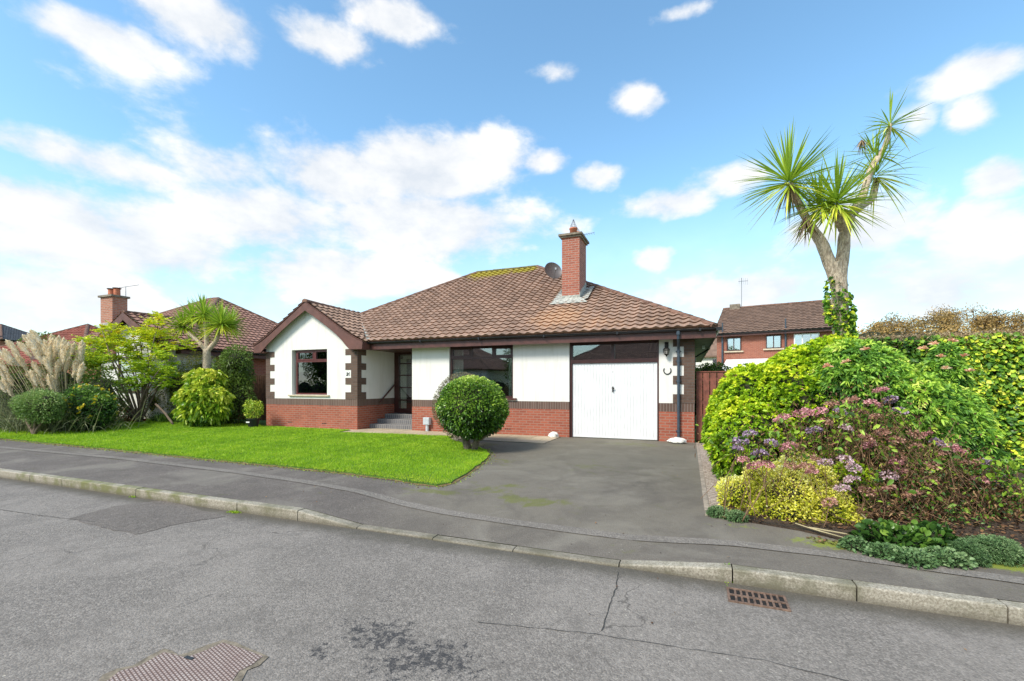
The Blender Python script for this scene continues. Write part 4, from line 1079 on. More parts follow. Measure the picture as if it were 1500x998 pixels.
L_tan = leafmat('clipped_twig_tan', G((0, (0.138, 0.083, 0.041)), (.5, (0.414, 0.276, 0.152)), (1, (0.718, 0.580, 0.345))), rough=.85)
L_hyd = leafmat('hydrangea_leaf', G((0, (0.026, 0.065, 0.013)), (.5, (0.156, 0.312, 0.026)), (1, (0.468, 0.650, 0.065))))
L_dark = leafmat('dark_green_leaf', G((0, (0.014, 0.040, 0.010)), (.4, (0.046, 0.118, 0.022)), (.75, (0.127, 0.255, 0.036)), (1, (0.309, 0.473, 0.073))), rough=.35)
L_mah = leafmat('mahonia_leaf', G((0, (0.045, 0.112, 0.012)), (.3, (0.181, 0.348, 0.014)), (.6, (0.454, 0.612, 0.024)), (.85, (0.831, 0.807, 0.024)), (1, (0.900, 0.862, 0.024))))
L_auc = leafmat('aucuba_leaf', G((0, (0.039, 0.117, 0.013)), (.35, (0.208, 0.390, 0.026)), (.65, (0.546, 0.650, 0.052)), (1, (0.900, 0.884, 0.156))), rough=.3)
L_for = leafmat('olive_yellow_leaf', G((0, (0.039, 0.065, 0.013)), (.5, (0.195, 0.247, 0.026)), (.85, (0.494, 0.442, 0.039)), (1, (0.780, 0.624, 0.052))))
L_cord = leafmat('cordyline_leaf', G((0, (0.090, 0.167, 0.025)), (.35, (0.247, 0.410, 0.044)), (.65, (0.538, 0.671, 0.069)), (.9, (0.900, 0.856, 0.138)), (1, (0.900, 0.900, 0.086))), rough=.4, trans=.3)
L_dead = leafmat('dead_strap_leaf', G((0, (.12, .08, .05)), (.5, (.28, .19, .12)), (1, (.45, .33, .2))), rough=.8)
L_pamp = leafmat('pampas_plume', G((0, (.72, .58, .36)), (.5, (.90, .78, .55)), (1, (.97, .90, .72))), rough=1, trans=.4, spec=.05)
L_pamp_old = None and leafmat('x', G((0, (0.504, 0.360, 0.216)), (.5, (0.792, 0.624, 0.432)), (1, (0.900, 0.888, 0.696))), rough=.9, trans=.35)
L_pleaf = leafmat('pampas_leaf', G((0, (0.065, 0.078, 0.039)), (.5, (0.208, 0.247, 0.130)), (1, (0.429, 0.429, 0.234))))
L_grass = leafmat('lawn_blade', G((0, (0.110, 0.213, 0.008)), (.35, (0.231, 0.426, 0.012)), (.7, (0.396, 0.627, 0.018)), (1, (0.616, 0.694, 0.060))), rough=.55, trans=.35)
L_sed = leafmat('blue_green_leaf', G((0, (.04, .09, .03)), (.5, (.13, .24, .09)), (1, (.32, .44, .20))))
L_brush = leafmat('spirea_leaf', G((0, (.06, .05, .03)), (.5, (.19, .17, .09)), (1, (.38, .32, .18))), rough=.7)
L_aut = leafmat('autumn_leaf', G((0, (0.163, 0.112, 0.050)), (.4, (0.375, 0.263, 0.100)), (.75, (0.550, 0.338, 0.112)), (1, (0.700, 0.525, 0.150))), rough=.8)
L_far = leafmat('far_leaf', G((0, (0.047, 0.090, 0.013)), (1, (0.218, 0.329, 0.052))))
def petals(c1, c2, c3): return leafmat('hydrangea_petal', G((0, c1), (.5, c2), (1, c3)), rough=.7)
M_pet = [petals((.40, .14, .17), (.68, .30, .34), (.84, .52, .48)), petals((.24, .15, .26), (.44, .31, .45), (.64, .50, .60)),
         petals((.26, .12, .08), (.50, .26, .19), (.70, .44, .34)), petals((.40, .24, .28), (.66, .46, .50), (.84, .70, .70))]

# ---------------------------------------------------------------- lawn
LAWN = [(-27, 7.2), (-22, 6.9), (-18, 6.86), (-15, 6.78), (-12.1, 6.7), (-9.6, 6.6), (-7.6, 6.56), (-5.87, 6.49), (-4.6, 6.36), (-3.95, 6.25)] + LE[1:] + [(-6.3, 11.12), (-6.3, 11.45), (-8.5, 11.4), (-10.3, 11.2), (-10.4, 11.9), (-14.5, 11.92), (-15.5, 12.6), (-17, 12.7), (-19, 12.2), (-21, 11.5), (-24, 10.6), (-27, 10)]
L2 = []
for i in range(len(LAWN)):
    a_, b_ = Vector(LAWN[i]), Vector(LAWN[(i+1) % len(LAWN)]); k = max(1, int((b_ - a_).length / .18))
    for j in range(k):
        q = a_.lerp(b_, j / k); L2.append((q.x + random.uniform(-.02, .02), q.y + random.uniform(-.025, .025)))
cdt_sheet('lawn', L2, lambda x, y: h(x, y) + .03, M_turf, .5, edge=.06)
def in_poly(P, poly):
    x, y = P[:, 0], P[:, 1]; c_ = np.zeros(len(P), bool)
    for i in range(len(poly)):
        x1, y1 = poly[i]; x2, y2 = poly[i - 1]
        if y1 == y2: continue
        c_ ^= ((y1 > y) != (y2 > y)) & (x < (x2 - x1) * (y - y1) / (y2 - y1) + x1)
    return c_
hv = np.vectorize(h)
def lawn_edge():
    E_ = [(x, y) for x, y in LAWN[1:20] if y < 11.2]; top = []; bot = []; P = []
    for (xa, ya), (xb, yb) in zip(E_, E_[1:]):
        L_ = math.hypot(xb - xa, yb - ya); k = max(2, int(L_ / .09)); nx_, ny_ = (yb - ya) / L_, -(xb - xa) / L_
        for j in range(k):
            x, y = xa + (xb - xa) * j / k, ya + (yb - ya) * j / k; w = .05 + random.uniform(-.025, .03)
            top.append((x - nx_ * .06, y - ny_ * .06, h(x, y) + .024)); bot.append((x + nx_ * w, y + ny_ * w, h(x + nx_ * w, y + ny_ * w) + .006))
            for q in range(7):
                o_ = abs(random.gauss(0, .07)) + .02; P.append((x + nx_ * o_ + random.uniform(-.05, .05), y + ny_ * o_, 0))
    n = len(top); me = bpy.data.meshes.new('lawn_soil_edge'); me.from_pydata(top + bot, [], [(n + i, n + i + 1, i + 1, i) for i in range(n - 1)]); me.update(); link('lawn_soil_edge', me, plain('edge_soil', (.16, .11, .045), .95, .5, 18, bst=.8))['kind'] = 'structure'
    P = np.array(P); P[:, 2] = hv(P[:, 0], P[:, 1]) + .006; n = len(P); D = unit(rvec(n) + np.array([0, 0, .5])); Ls = rng.uniform(.012, .035, n)
    V, Fs, Rn = cards(P, D, Ls, Ls * .5, rng.uniform(.3, 1, n)); mesh_np('edge_moss', V, Fs, Rn, L_grass)['kind'] = 'stuff'
    q = rng.integers(0, n, 500); P = P[q] + rng.normal(size=(500, 3)) * np.array([.04, .04, 0]); D = unit(rvec(500) * np.array([1, 1, .3])); V, Fs, Rn = leaves(P + np.array([0, 0, .01]), D, rng.uniform(.015, .04, 500), .015, rng.random(500), bend=0); mesh_np('edge_dead_leaves', V, Fs, Rn, L_dry)['kind'] = 'stuff'
lawn_edge()
def grass():
    P = np.stack([rng.uniform(-23, -3.5, 620000), rng.uniform(6.1, 12.8, 620000)], 1); P = P[in_poly(P, L2)]
    dist = np.hypot(P[:, 0], P[:, 1]); P = P[rng.random(len(P)) < np.clip(9 / dist, 0, 1) ** 1.3]; n = len(P)
    z = hv(P[:, 0], P[:, 1]) + .028; B = np.column_stack([P, z])
    D = unit(rvec(n) * .7 + np.array([0, 0, 1])); dist = np.hypot(P[:, 0], P[:, 1])
    L_ = rng.uniform(.022, .05, n) * (1 + .25 * lump(B, 1.5)); W = .0055 * dist / 7 * rng.uniform(.8, 1.3, n)
    S_ = perp(D); V = np.stack([B - S_ * W[:, None] * .5, B + S_ * W[:, None] * .5, B + D * L_[:, None]], 1).reshape(-1, 3)
    f_ = np.arange(3 * n).reshape(-1, 3)
    tone = np.clip(.52 + .22 * lump(B, .9) + .18 * lump(B, 3.1, 2) + rng.normal(0, .16, n), 0, 1)
    # drier yellowish strip towards the pavement edge
    tone = np.clip(tone + .35 * np.clip(1 - (P[:, 1] - 6.5) / .45, 0, 1) * rng.random(n), 0, 1)
    o = mesh_np('lawn_grass', V, f_, np.repeat(tone, 3), L_grass); o['kind'] = 'stuff'
grass()
def tufts(name, n, spots, m, L_=(.04, .09), kind='stuff'):
    P = []
    for (x, y, rx, ry, w) in spots:
        k = int(n * w); P.append(np.stack([rng.normal(x, rx, k), rng.normal(y, ry, k)], 1))
    P = np.concatenate(P); z = np.vectorize(lambda a, b: tz(a, b) + .03 if b > 6.2 else h(a, b) if b > 4.5 else -.25)(P[:, 0], P[:, 1]); B = np.column_stack([P, z]); n = len(B)
    D = unit(rvec(n) * .8 + np.array([0, 0, .8])); Ls = rng.uniform(*L_, n)
    V, Fs, Rn = cards(B, D, Ls, Ls * .3, rng.random(n)); o = mesh_np(name, V, Fs, Rn, m); o['kind'] = kind; return o
# small weeds along kerb joint
tufts('kerb_weeds', 160, [(-5.83, 4.38, .05, .02, 1), (.33, 4.44, .01, .05, .15), (-8.1, 4.4, .03, .02, .3)], L_grass, (.015, .045))

# ---------------------------------------------------------------- clipped round bush on the lawn corner
tb = (-4.78, 9.50); tz0 = h(*tb)
c = ad(692, 601, 10.5)
t = bush('topiary_bush', 'clipped round green bush on twin short trunks at the lawn corner', 'bush',
     [(c.x, c.y, c.z + .07, .80, .80, .71), (c.x - .12, c.y, c.z + .2, .6, .6, .60), (c.x + .22, c.y, c.z, .60, .6, .58)], 16000, L_top, (.04, .075), .5, thick=.22, bumpy=.075, bk=2.8, up=.2, corek=.78, light=.55, base=(tb[0], tb[1], tz0),
     stem=[((tb[0] - .05, tb[1], tz0 - .02), (c.x - .22, c.y, .55), .10, .07), ((tb[0] + .09, tb[1] + .02, tz0 - .02), (c.x + .15, c.y, .5), .085, .06), ((tb[0] + .12, tb[1], .12), (c.x + .5, c.y - .1, .40), .025, .02)])
c2 = ad(676, 598, 11.75)
bush('brown_bush', 'brown-tinged clipped bush under the wide window, mostly hidden by the round green one', 'bush',
     [(c2.x, c2.y, .95, .80, .48, .86)], 9000, L_brush, (.03, .06), .35, thick=.25, bumpy=.06, up=.8, base=(c2.x, c2.y, 0), corek=.7)

# ---------------------------------------------------------------- right-hand bed
def cl(px, py, d, rx, ry=None, rz=None):
    v = ad(px, py, d); return (v.x, v.y, v.z, rx, ry or rx, rz or rx)
bush('yellow_green_shrub', 'large domed shrub with bright yellow-green leaves beside the driveway', 'shrub',
     [(1.38, 9.1, .72, 1.10, 1.25, 1.02), (1.1, 8.3, .55, .80, .85, .80), cl(1195, 592, 7.2, .95, 1.0, .95), cl(1110, 590, 7.8, .68, .8, .66), cl(1220, 532, 7.0, .50, .6, .42), cl(1165, 560, 7.4, .4, .4, .42)],
     9500, L_choi, (.055, .085), .42, whorl=6, thick=.22, bumpy=.09, bk=2.2, up=.55, corek=.76, light=.5, base=(1.4, 8.9, h(1.4, 8.9)))
tP = bush('pieris_shrub', 'tall green shrub with narrow glossy leaves and pink new shoots in front of the hedge', 'shrub',
     [cl(1255, 560, 6.5, .62, .65, .58), cl(1305, 605, 6.2, .66, .65, .58), cl(1380, 552, 6.5, .27, .3, .34), cl(1375, 612, 6.2, .48, .5, .44), cl(1412, 650, 6.0, .32, .4, .34), cl(1320, 660, 6.1, .66, .55, .55), cl(1385, 524, 6.5, .15, .18, .2)],
     6800, L_pier, (.065, .10), .28, whorl=7, thick=.3, bumpy=.14, bk=2.6, up=.2, corek=.48, light=.4, base=(2.7, 7.9, h(2.7, 7.9)), spread=1.25, bend=.35)
PL = leafmat('pink_new_leaf', G((0, (.66, .26, .16)), (.5, (.86, .50, .32)), (1, (.90, .74, .48))))
shoots = [(1368, 505), (1395, 501), (1412, 523), (1378, 524), (1352, 512), (1267, 513), (1240, 531), (1213, 537), (1440, 606), (1386, 541), (1420, 545), (1345, 575)]
for px, py in shoots:
    v = np.array(ad(px, py, 6.0)); k = 16
    D = unit(rvec(k) * .8 + np.array([0, 0, .8])); mesh_np('new_shoot', *leaves(np.repeat(v[None], k, 0) - np.array([2.7, 7.9, h(2.7, 7.9)]), D, .075, .024, rng.random(k)), PL, tP)
bush('variegated_shrub', 'low spreading shrub with creamy yellow variegated leaves at the driveway corner', 'shrub',
     [cl(1150, 722, 5.6, .44, .36, .34), cl(1088, 724, 5.85, .30, .28, .26), cl(1205, 745, 5.4, .36, .28, .22), cl(1172, 690, 5.8, .30, .26, .24), cl(1240, 765, 5.25, .2, .2, .14), cl(1150, 750, 5.45, .45, .25, .18), cl(1110, 700, 5.8, .2, .2, .2), cl(1195, 705, 5.65, .22, .2, .2)],
     20000, L_euon, (.022, .042), .55, thick=.45, bumpy=.24, bk=5, up=.5, corek=.62, light=.45, base=(1.15, 6.75, h(1.15, 6.7)))
bush('lime_green_shrub', 'small lime green shrub between the creamy variegated one and the hydrangea', 'shrub',
     [cl(1250, 715, 5.55, .26, .2, .34), cl(1270, 665, 5.8, .2, .2, .24), cl(1225, 680, 5.85, .22, .2, .2)],
     3800, L_choi, (.03, .05), .55, thick=.5, bumpy=.2, bk=3, up=.4, corek=.5, light=.3, base=(1.55, 6.6, h(1.5, 6.6)))
# hydrangea
hb0 = Vector((*at(1320, 800, -.05), -.05)); hb0 = Vector((2.05, 6.0, -.03)); hyd = thing('hydrangea', 'sprawling hydrangea with faded pink and purple flower heads over brown twigs', 'hydrangea', hb0)
heads = [(335,440,0),(350,432,0),(235,490,1),(200,515,1),(190,540,1),(310,522,1),(268,558,1),(375,530,0),(360,540,0),(210,580,0),(250,600,0),(295,597,0),(375,600,2),(430,605,2),(460,580,2),(495,590,3),(450,622,0),(455,478,1),(440,415,0),(480,410,0),(410,420,0),(500,450,2),(548,412,1),(585,375,2),(520,385,2),(660,385,0),(688,338,0),(722,372,1),(757,410,1),(670,430,2),(620,412,2),(695,485,2),(740,512,2),(648,530,0),(565,580,3),(595,610,3),(588,648,3),(555,680,3),(512,728,2),(745,590,0),(757,615,0),(718,635,3),(715,680,2),(640,690,2),(760,575,2),(810,492,2),(845,492,0),(812,535,2),(885,518,1),(935,540,0),(960,548,0),(1050,588,1),(1035,650,0),(1070,625,1),(1105,635,1),(1110,670,1),(905,560,2),(850,655,2),(800,700,2),(870,600,2),(1000,590,2),(640,505,2),(570,470,3)]
HP = []; hmesh = []
for v in range(8):
    k = 150; D = rvec(k); D[:, 2] = np.abs(D[:, 2]) * .75 - .15; D = unit(D); P = D * np.array([.062, .062, .045]) * rng.uniform(.85, 1.1, (k, 1))
    V, Fs, Rn = cards(P, unit(D * .4 + rvec(k)), .024, .022, rng.random(k))
    me_o = mesh_np('flower_head', V, Fs, Rn, M_pet[v % 4]); hmesh.append(me_o.data); bpy.data.objects.remove(me_o)
for i, (cx, cy, ty) in enumerate(heads):
    px, py = 1000 + cx / 2.376, 430 + cy / 2.376
    d = 5.75 - .55 * (py - 570) / 170 + random.uniform(-.06, .06) - (.12 if 1060 < px < 1260 and py > 640 else 0)
    v = ad(px, py, d); HP.append(v)
    o = bpy.data.objects.new('flower_head', hmesh[ty + 4 * (i % 2)]); COL.objects.link(o); o.parent = hyd; o.location = v - hb0
    s_ = random.uniform(.9, 1.25); o.scale = (s_, s_, s_ * .9); o.rotation_euler = (random.uniform(-.4, .4), random.uniform(-.4, .4), random.uniform(0, 6))
mb = MB()
for i, v in enumerate(HP):
    b = Vector((v.x + random.uniform(-.35, .25), max(5.7, v.y + random.uniform(-.1, .3)), h(2, 6)))
    mb.tube([p - hb0 for p in bend_path(b, v - Vector((0, 0, .02)), 6, .12)], [.006 - .0005 * q for q in range(7)], 5)
for i in range(1500):
    v = random.choice(HP)
    if v.x < 1.8 and random.random() < .85: continue
    v = v + Vector((random.gauss(0, .22), random.gauss(0, .15), random.uniform(-.45, .0))); v.z = max(v.z, .05)
    b = Vector((v.x + random.uniform(-.35, .35), v.y + random.uniform(-.1, .3), max(0, v.z - random.uniform(.2, .5))))
    mb.tube([p - hb0 for p in bend_path(b, v, 4, .14)], [.003, .003, .0026, .0022, .0015], 4, cap=False)
mb.build('stems', M_twig, hyd, smooth=True)
def off_front_shrub(P): return ~((P[:, 0] < 1.85) & (P[:, 2] < .66))
hc = np.array([tuple(v) for v in HP]); 
k = 7500; idx = rng.integers(0, len(HP), k); P = hc[idx] + rng.normal(size=(k, 3)) * np.array([.22, .2, .18]) - np.array([0, -.1, 1]) * rng.uniform(0, .55, (k, 1)) * np.array([0, 1, 1])
P = P[P[:, 2] > h(2, 6) + .02]; D = unit(rvec(len(P)) + np.array([0, 0, -.2]))
v_ = [ad(1290, 700, 5.6), ad(1350, 720, 5.4), ad(1410, 700, 5.5), ad(1300, 755, 5.3), ad(1370, 765, 5.2), ad(1440, 740, 5.3)]
V2 = np.array([tuple(q) for q in v_])[rng.integers(0, 6, 8000)] + rng.normal(size=(8000, 3)) * np.array([.20, .14, .13]); V2 = V2[(V2[:, 2] > h(2, 6) + .02) & (V2[:, 1] > 5.52)]
P = np.concatenate([P, V2]); P = P[off_front_shrub(P)]; D = unit(rvec(len(P)) + np.array([0, 0, -.2]))
V, Fs, Rn = leaves(P - np.array(hb0), D, rng.uniform(.02, .055, len(P)), .016, rng.random(len(P)), bend=.3); mesh_np('dry_leaves', V, Fs, Rn, L_dry, hyd)
MB().box(-.1, .1, 0, .1, 0, .02) and None
core([(q.x - hb0.x, q.y - hb0.y + .25, q.z - hb0.z, .3, .2, .25) for q in v_], hyd, .8)
k = 5000; P = np.array([tuple(q) for q in v_])[rng.integers(0, 6, k)] + rng.normal(size=(k, 3)) * np.array([.26, .14, .15]); P = P[(P[:, 2] > h(2, 6) + .02) & (P[:, 1] > 5.5) & off_front_shrub(P)]
Ls = rng.uniform(.025, .05, len(P)); V, Fs, Rn = leaves(P - np.array(hb0), unit(rvec(len(P)) + np.array([0, -.2, .2])), Ls, Ls * .5, np.clip(rng.normal(.5, .25, len(P)), 0, 1)); mesh_np('small_leaves', V, Fs, Rn, L_dark, hyd)
k = 1000; idx = rng.integers(0, len(HP), k); P = hc[idx] + rng.normal(size=(k, 3)) * np.array([.18, .15, .14]) - np.array([0, 0, .12]); P = P[(P[:, 2] > .03) & off_front_shrub(P)]
D = unit(rvec(len(P)) + np.array([0, -.3, .3])); Ls = rng.uniform(.04, .10, len(P)); V, Fs, Rn = leaves(P - np.array(hb0), D, Ls, Ls * .5, rng.random(len(P))); mesh_np('foliage', V, Fs, Rn, L_hyd, hyd)
# plants along the front of the bed
def lowplant(name, label, cat, spots, n, m, L_, W, whorl=0, up=.5, rz=.12, corek=.5):
    cs = []
    for px, py, d, r in spots:
        v = Vector((*at(px, py + 6, -.03), 0)); v.y += r * .5; cs.append((v.x, v.y, h(v.x, v.y) + rz * .4, r, r * .7, rz))
    return bush(name, label, cat, cs, n, m, L_, W, whorl=whorl, up=up, thick=.5, bumpy=.2, bk=5, corek=corek, base=(cs[0][0], cs[0][1], h(cs[0][0], cs[0][1])))
lowplant('sedum_mound', 'blue-green feathery ground plant at the pavement edge by the mossy verge', 'plant', [(1465, 808, 4.95, .24), (1425, 810, 4.9, .15)], 2600, L_sed, (.02, .035), .2, whorl=5, rz=.15)
lowplant('leafy_ground_plant', 'low dark green leafy plant under the hydrangea stems', 'plant', [(1330, 796, 5.3, .26), (1370, 790, 5.4, .22), (1295, 785, 5.5, .2)], 600, L_dark, (.06, .11), .6, rz=.16)
lowplant('ground_ivy', 'trailing small-leaved ivy along the bed edge beside the stone cover', 'plant', [(1390, 812, 5.0, .20), (1345, 812, 5.05, .18), (1300, 802, 5.1, .14), (1255, 790, 5, .12)], 2600, L_sed, (.022, .045), .7, rz=.09)
lowplant('silvery_edge_plant', 'small silvery green plant at the driveway edging corner', 'plant', [(1052, 744, 6.0, .12), (1080, 750, 5.95, .12)], 900, L_sed, (.02, .035), .25, whorl=4, rz=.09)
rose = thing('rose_bush', 'thin bare-stemmed bush with large light green leaves at the right edge', 'bush', (*ad(1480, 790, 5.2)[:2], -.05)); rb = Vector(rose.location)
tips = [ad(px, py, 5.3) for px, py in ((1440, 690), (1462, 682), (1490, 690), (1505, 700), (1476, 720), (1515, 735), (1450, 735), (1530, 690), (1545, 720), (1495, 745))]
stems('stem', (0, 0, 0), [v - rb for v in tips], .012, .004, M_twig, rose, w=.12)
P = np.array([tuple(v - rb) for v in tips])[rng.integers(0, len(tips), 260)] + rng.normal(size=(260, 3)) * .07
V, Fs, Rn = leaves(P, unit(rvec(260) + np.array([0, -.2, .1])), rng.uniform(.06, .11, 260), .05, rng.uniform(.4, 1, 260)); mesh_np('foliage', V, Fs, Rn, L_hyd, rose)

# ivy-covered hedge
HA, HBp = Vector((2.55, 11.2, 0)), Vector((9.5, 9.9, 0)); hd = (HBp - HA).normalized(); hn = Vector((-hd.y, hd.x, 0))
hedge = thing('hedge', 'tall clipped hedge covered in ivy with a dry tan top behind the shrubs', 'hedge', HA, math.atan2(hd.y, hd.x))
HL, HH, HT = (HBp - HA).length, 2.46, 1.0
MB().box(.1, HL, .12, HT - .1, 0, HH - .14).build('inner_shade', M_core, hedge)  # dark box stands in for the shade inside the hedge
n = 26000; P = np.column_stack([rng.uniform(0, HL, n), rng.uniform(-.02, .14, n) , rng.uniform(0, HH, n)]); P[:, 1] -= .07 * lump(P, 1.8)
D = unit(rvec(n) * .7 + np.array([0, -.7, -.5])); Ls = rng.uniform(.05, .09, n)
tone = np.clip(.60 + .22 * lump(P, 1.6, 3) + .12 * (P[:, 0] - 2.5) / 2 + rng.normal(0, .2, n), 0, 1) * np.where(P[:, 0] < 1.6, .75, 1)  # sunlit brightness towards the right is put into the ivy tone
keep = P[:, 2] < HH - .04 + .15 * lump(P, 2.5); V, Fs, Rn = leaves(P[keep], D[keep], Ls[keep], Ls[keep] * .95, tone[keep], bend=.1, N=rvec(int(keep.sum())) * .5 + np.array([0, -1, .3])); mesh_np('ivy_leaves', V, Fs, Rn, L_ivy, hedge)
n = 13000; P = np.column_stack([rng.uniform(0, HL, n), rng.uniform(-.05, HT, n), HH - .04 + rng.normal(0, .035, n)]); fr = rng.random(n) < .3
P[fr, 1] = rng.uniform(-.06, .1, fr.sum()); P[fr, 2] = HH - rng.uniform(0, 1, fr.sum()) ** 1.5 * .3
D = unit(rvec(n) + np.array([0, -.2, .5])); V, Fs, Rn = cards(P, D, rng.uniform(.04, .12, n), .012, rng.random(n)); mesh_np('clipped_twigs', V, Fs, Rn, L_tan, hedge)
n = 4500; P = np.column_stack([rng.uniform(0, HL, n), rng.uniform(-.06, HT, n), HH + rng.normal(-.03, .05, n)]); V, Fs, Rn = leaves(P, unit(rvec(n) + np.array([0, -.3, .4])), .05, .03, rng.uniform(.2, 1, n)); mesh_np('top_leaves', V, Fs, Rn, L_tan, hedge)

# ---------------------------------------------------------------- big cordyline
def cord_head(c, A, n, Lr, W, droop=(.05, .5), skirt=0, tone0=.45):
    c = np.array(c); A = unit(np.array(A)[None])[0]; U_ = perp(A[None])[0]; V_ = np.cross(A, U_)
    e = np.clip(rng.beta(1.7, 1.25, n) * 2.2, .05, 2.25); a_ = rng.random(n) * 6.283
    D = unit(A * np.cos(e)[:, None] + (U_ * np.cos(a_)[:, None] + V_ * np.sin(a_)[:, None]) * np.sin(e)[:, None])
    L_ = Lr * rng.uniform(.75, 1.08, n) * (1 - .12 * e / 2); P = c + D * .03 - A * (e * .05)[:, None]
    tn = np.clip(tone0 + .1 * rng.normal(size=n) + np.where(D[:, 2] < -.2, .4, 0) * rng.random(n) * 1.6, 0, 1)
    return straps(P, D, L_, W, tn, rng.uniform(*droop, n) * np.sin(np.clip(e, 0, 1.57)) ** 1.5)
def deads(c, n, L_, out=.35):
    D = unit(rvec(n) * np.array([1, 1, .3]) * out + np.array([0, 0, -1])); c = np.array(c)
    return straps(np.repeat(c[None], n, 0), D, rng.uniform(.5, 1, n) * L_, .02, rng.random(n), 0.0, seg=4)
CB = Vector((2.2, 8.45, h(2.2, 8.45)))
ct = thing('cordyline_tree', 'tall cordyline with pale ivy-clad forked trunk and spiky green heads against the sky', 'tree', CB)
def A3(px, py, d): return ad(px, py, d) - CB
D0 = 7.05
hub = A3(1226, 405, D0)
def twig(mb, pts, rad, n=12): mb.tube(pts, rad, n, noise=.09)
def smooth_pts(P, k=5):
    P = [Vector(p) for p in P]; out = []
    for i in range(len(P) - 1):
        p0, p1, p2, p3 = P[max(i-1, 0)], P[i], P[i+1], P[min(i+2, len(P)-1)]
        for j in range(k):
            t = j / k; out.append(.5 * ((2*p1) + (p2-p0)*t + (2*p0-5*p1+4*p2-p3)*t*t + (3*p1-p0-3*p2+p3)*t**3))
    return out + [P[-1]]
def sm(P, rad, mb, k=5, n=12):
    pts = smooth_pts(P, k); m_ = len(rad) - 1; rr = []
    for i in range(len(pts)):
        t = i / (len(pts) - 1) * m_; a_ = min(int(t), m_ - 1); rr.append(rad[a_] + (rad[a_+1] - rad[a_]) * (t - a_))
    mb.tube(pts, rr, n, noise=.07)
mb = MB()
sm([(0, 0, -.1), A3(1233, 520, D0), A3(1231, 460, D0), A3(1229, 420, D0), A3(1222, 385, D0)], [.19, .13, .115, .112, .105], mb)
sm([A3(1228, 420, D0), A3(1206, 362, D0), A3(1190, 335, D0), A3(1170, 300, D0), A3(1156, 268, D0)], [.10, .085, .065, .05, .045], mb)
sm([A3(1228, 420, D0), A3(1235, 370, D0), A3(1238, 340, D0), A3(1243, 320, D0), A3(1262, 293, 7.1), A3(1275, 250, 7.15), A3(1296, 215, 7.2), A3(1304, 182, 7.2)], [.105, .09, .08, .072, .055, .048, .038, .03], mb, 4)
sm([A3(1245, 318, D0), A3(1262, 303, 7.2), A3(1278, 290, 7.3), A3(1285, 262, 7.35)], [.055, .048, .045, .04], mb)
sm([A3(1236, 335, D0), A3(1228, 318, 6.9), A3(1224, 305, 6.8)], [.075, .07, .065], mb)
def corky():
    m, nt, b = nodes('corky_bark'); p = objc(nt); n1 = noise(nt, 7, 8, .7, p); mp = nt.nodes.new('ShaderNodeMapping'); mp.inputs['Scale'].default_value = (1, 1, .35); nt.links.new(p, mp.inputs[0])
    n2 = noise(nt, 38, 6, .75, mp.outputs[0]); n3 = noise(nt, 2, 3, .6, p)
    c = mix(nt, ramp(nt, n2, .35, .65), (.32, .24, .17), (.80, .66, .50)); c = mix(nt, ramp(nt, n1, .5, .72, 0, .6), c, (.36, .30, .21)); c = mix(nt, ramp(nt, n3, .5, .8, 0, .4), c, (.66, .56, .44))
    nt.links.new(c, b.inputs['Base Color']); b.inputs['Roughness'].default_value = .95; bump(nt, b, n2, .9, .03); return m
M_cork = corky()
mb.build('trunk', M_cork, ct, smooth=True)
c1, c2_, c3, c4, c5 = A3(1155, 262, D0), A3(1226, 292, 6.85), A3(1304, 178, 7.2), A3(1284, 252, 7.3), A3(1279, 222, 7.35)
for c_, A, n, L_, dr in ((c1, (-.12, -.1, 1), 165, .92, (.02, .3)), (c2_, (0, -.1, 1), 190, .82, (.03, .4)), (c3, (.05, 0, 1), 46, .58, (.05, .5)), (c4, (.2, .1, 1), 70, .78, (.05, .5)), (c5, (-.25, .1, 1), 40, .55, (.05, .5)), (A3(1200, 298, 6.95), (-.3, -.1, 1), 90, .70, (.1, .5))):
    V, Fs, Rn = cord_head(c_, A, n, L_, .031 if n > 100 else .026, dr); mesh_np('leaf_head', V, Fs, Rn, L_cord, ct)
V, Fs, Rn = join([deads(c1 + Vector((.02, 0, -.05)), 40, .75, .45), deads(c2_ + Vector((0, 0, -.05)), 18, .4), deads(c4 + Vector((0, 0, -.1)), 12, .55), deads(A3(1262, 205, 7.2), 14, .3, .9), deads(A3(1180, 318, 7), 40, .5, .6)])
mesh_np('dead_leaves', V, Fs, Rn, L_dead, ct)
n = 1500; zz = rng.uniform(-.1, 1, n) ** 1; base = np.array(A3(1233, 520, D0)); topv = np.array(A3(1228, 405, D0)); tt = rng.beta(.9, 1.8, n) * 1.0
P = base * (1 - tt)[:, None] + topv * tt[:, None]; a_ = rng.random(n) * 6.283; keepA = (np.sin(a_ * 1 + tt * 6) > -.45) | (tt < .25); rr = .125 + rng.uniform(0, .05, n) * (1 - tt * .5)
P = P + np.column_stack([np.cos(a_) * rr, np.sin(a_) * rr, np.zeros(n)]); P, a_ = P[keepA], a_[keepA]
D = unit(np.column_stack([np.cos(a_), np.sin(a_), rng.uniform(-1, .3, len(a_))]) + rvec(len(a_)) * .5); Ls = rng.uniform(.04, .085, len(P))
V, Fs, Rn = leaves(P, D, Ls, Ls * .9, np.clip(rng.normal(.45, .2, len(P)), 0, 1), bend=.1); mesh_np('ivy', V, Fs, Rn, L_ivy, ct)

# ---------------------------------------------------------------- left-hand planting
def zg(v): return h(v.x, v.y)
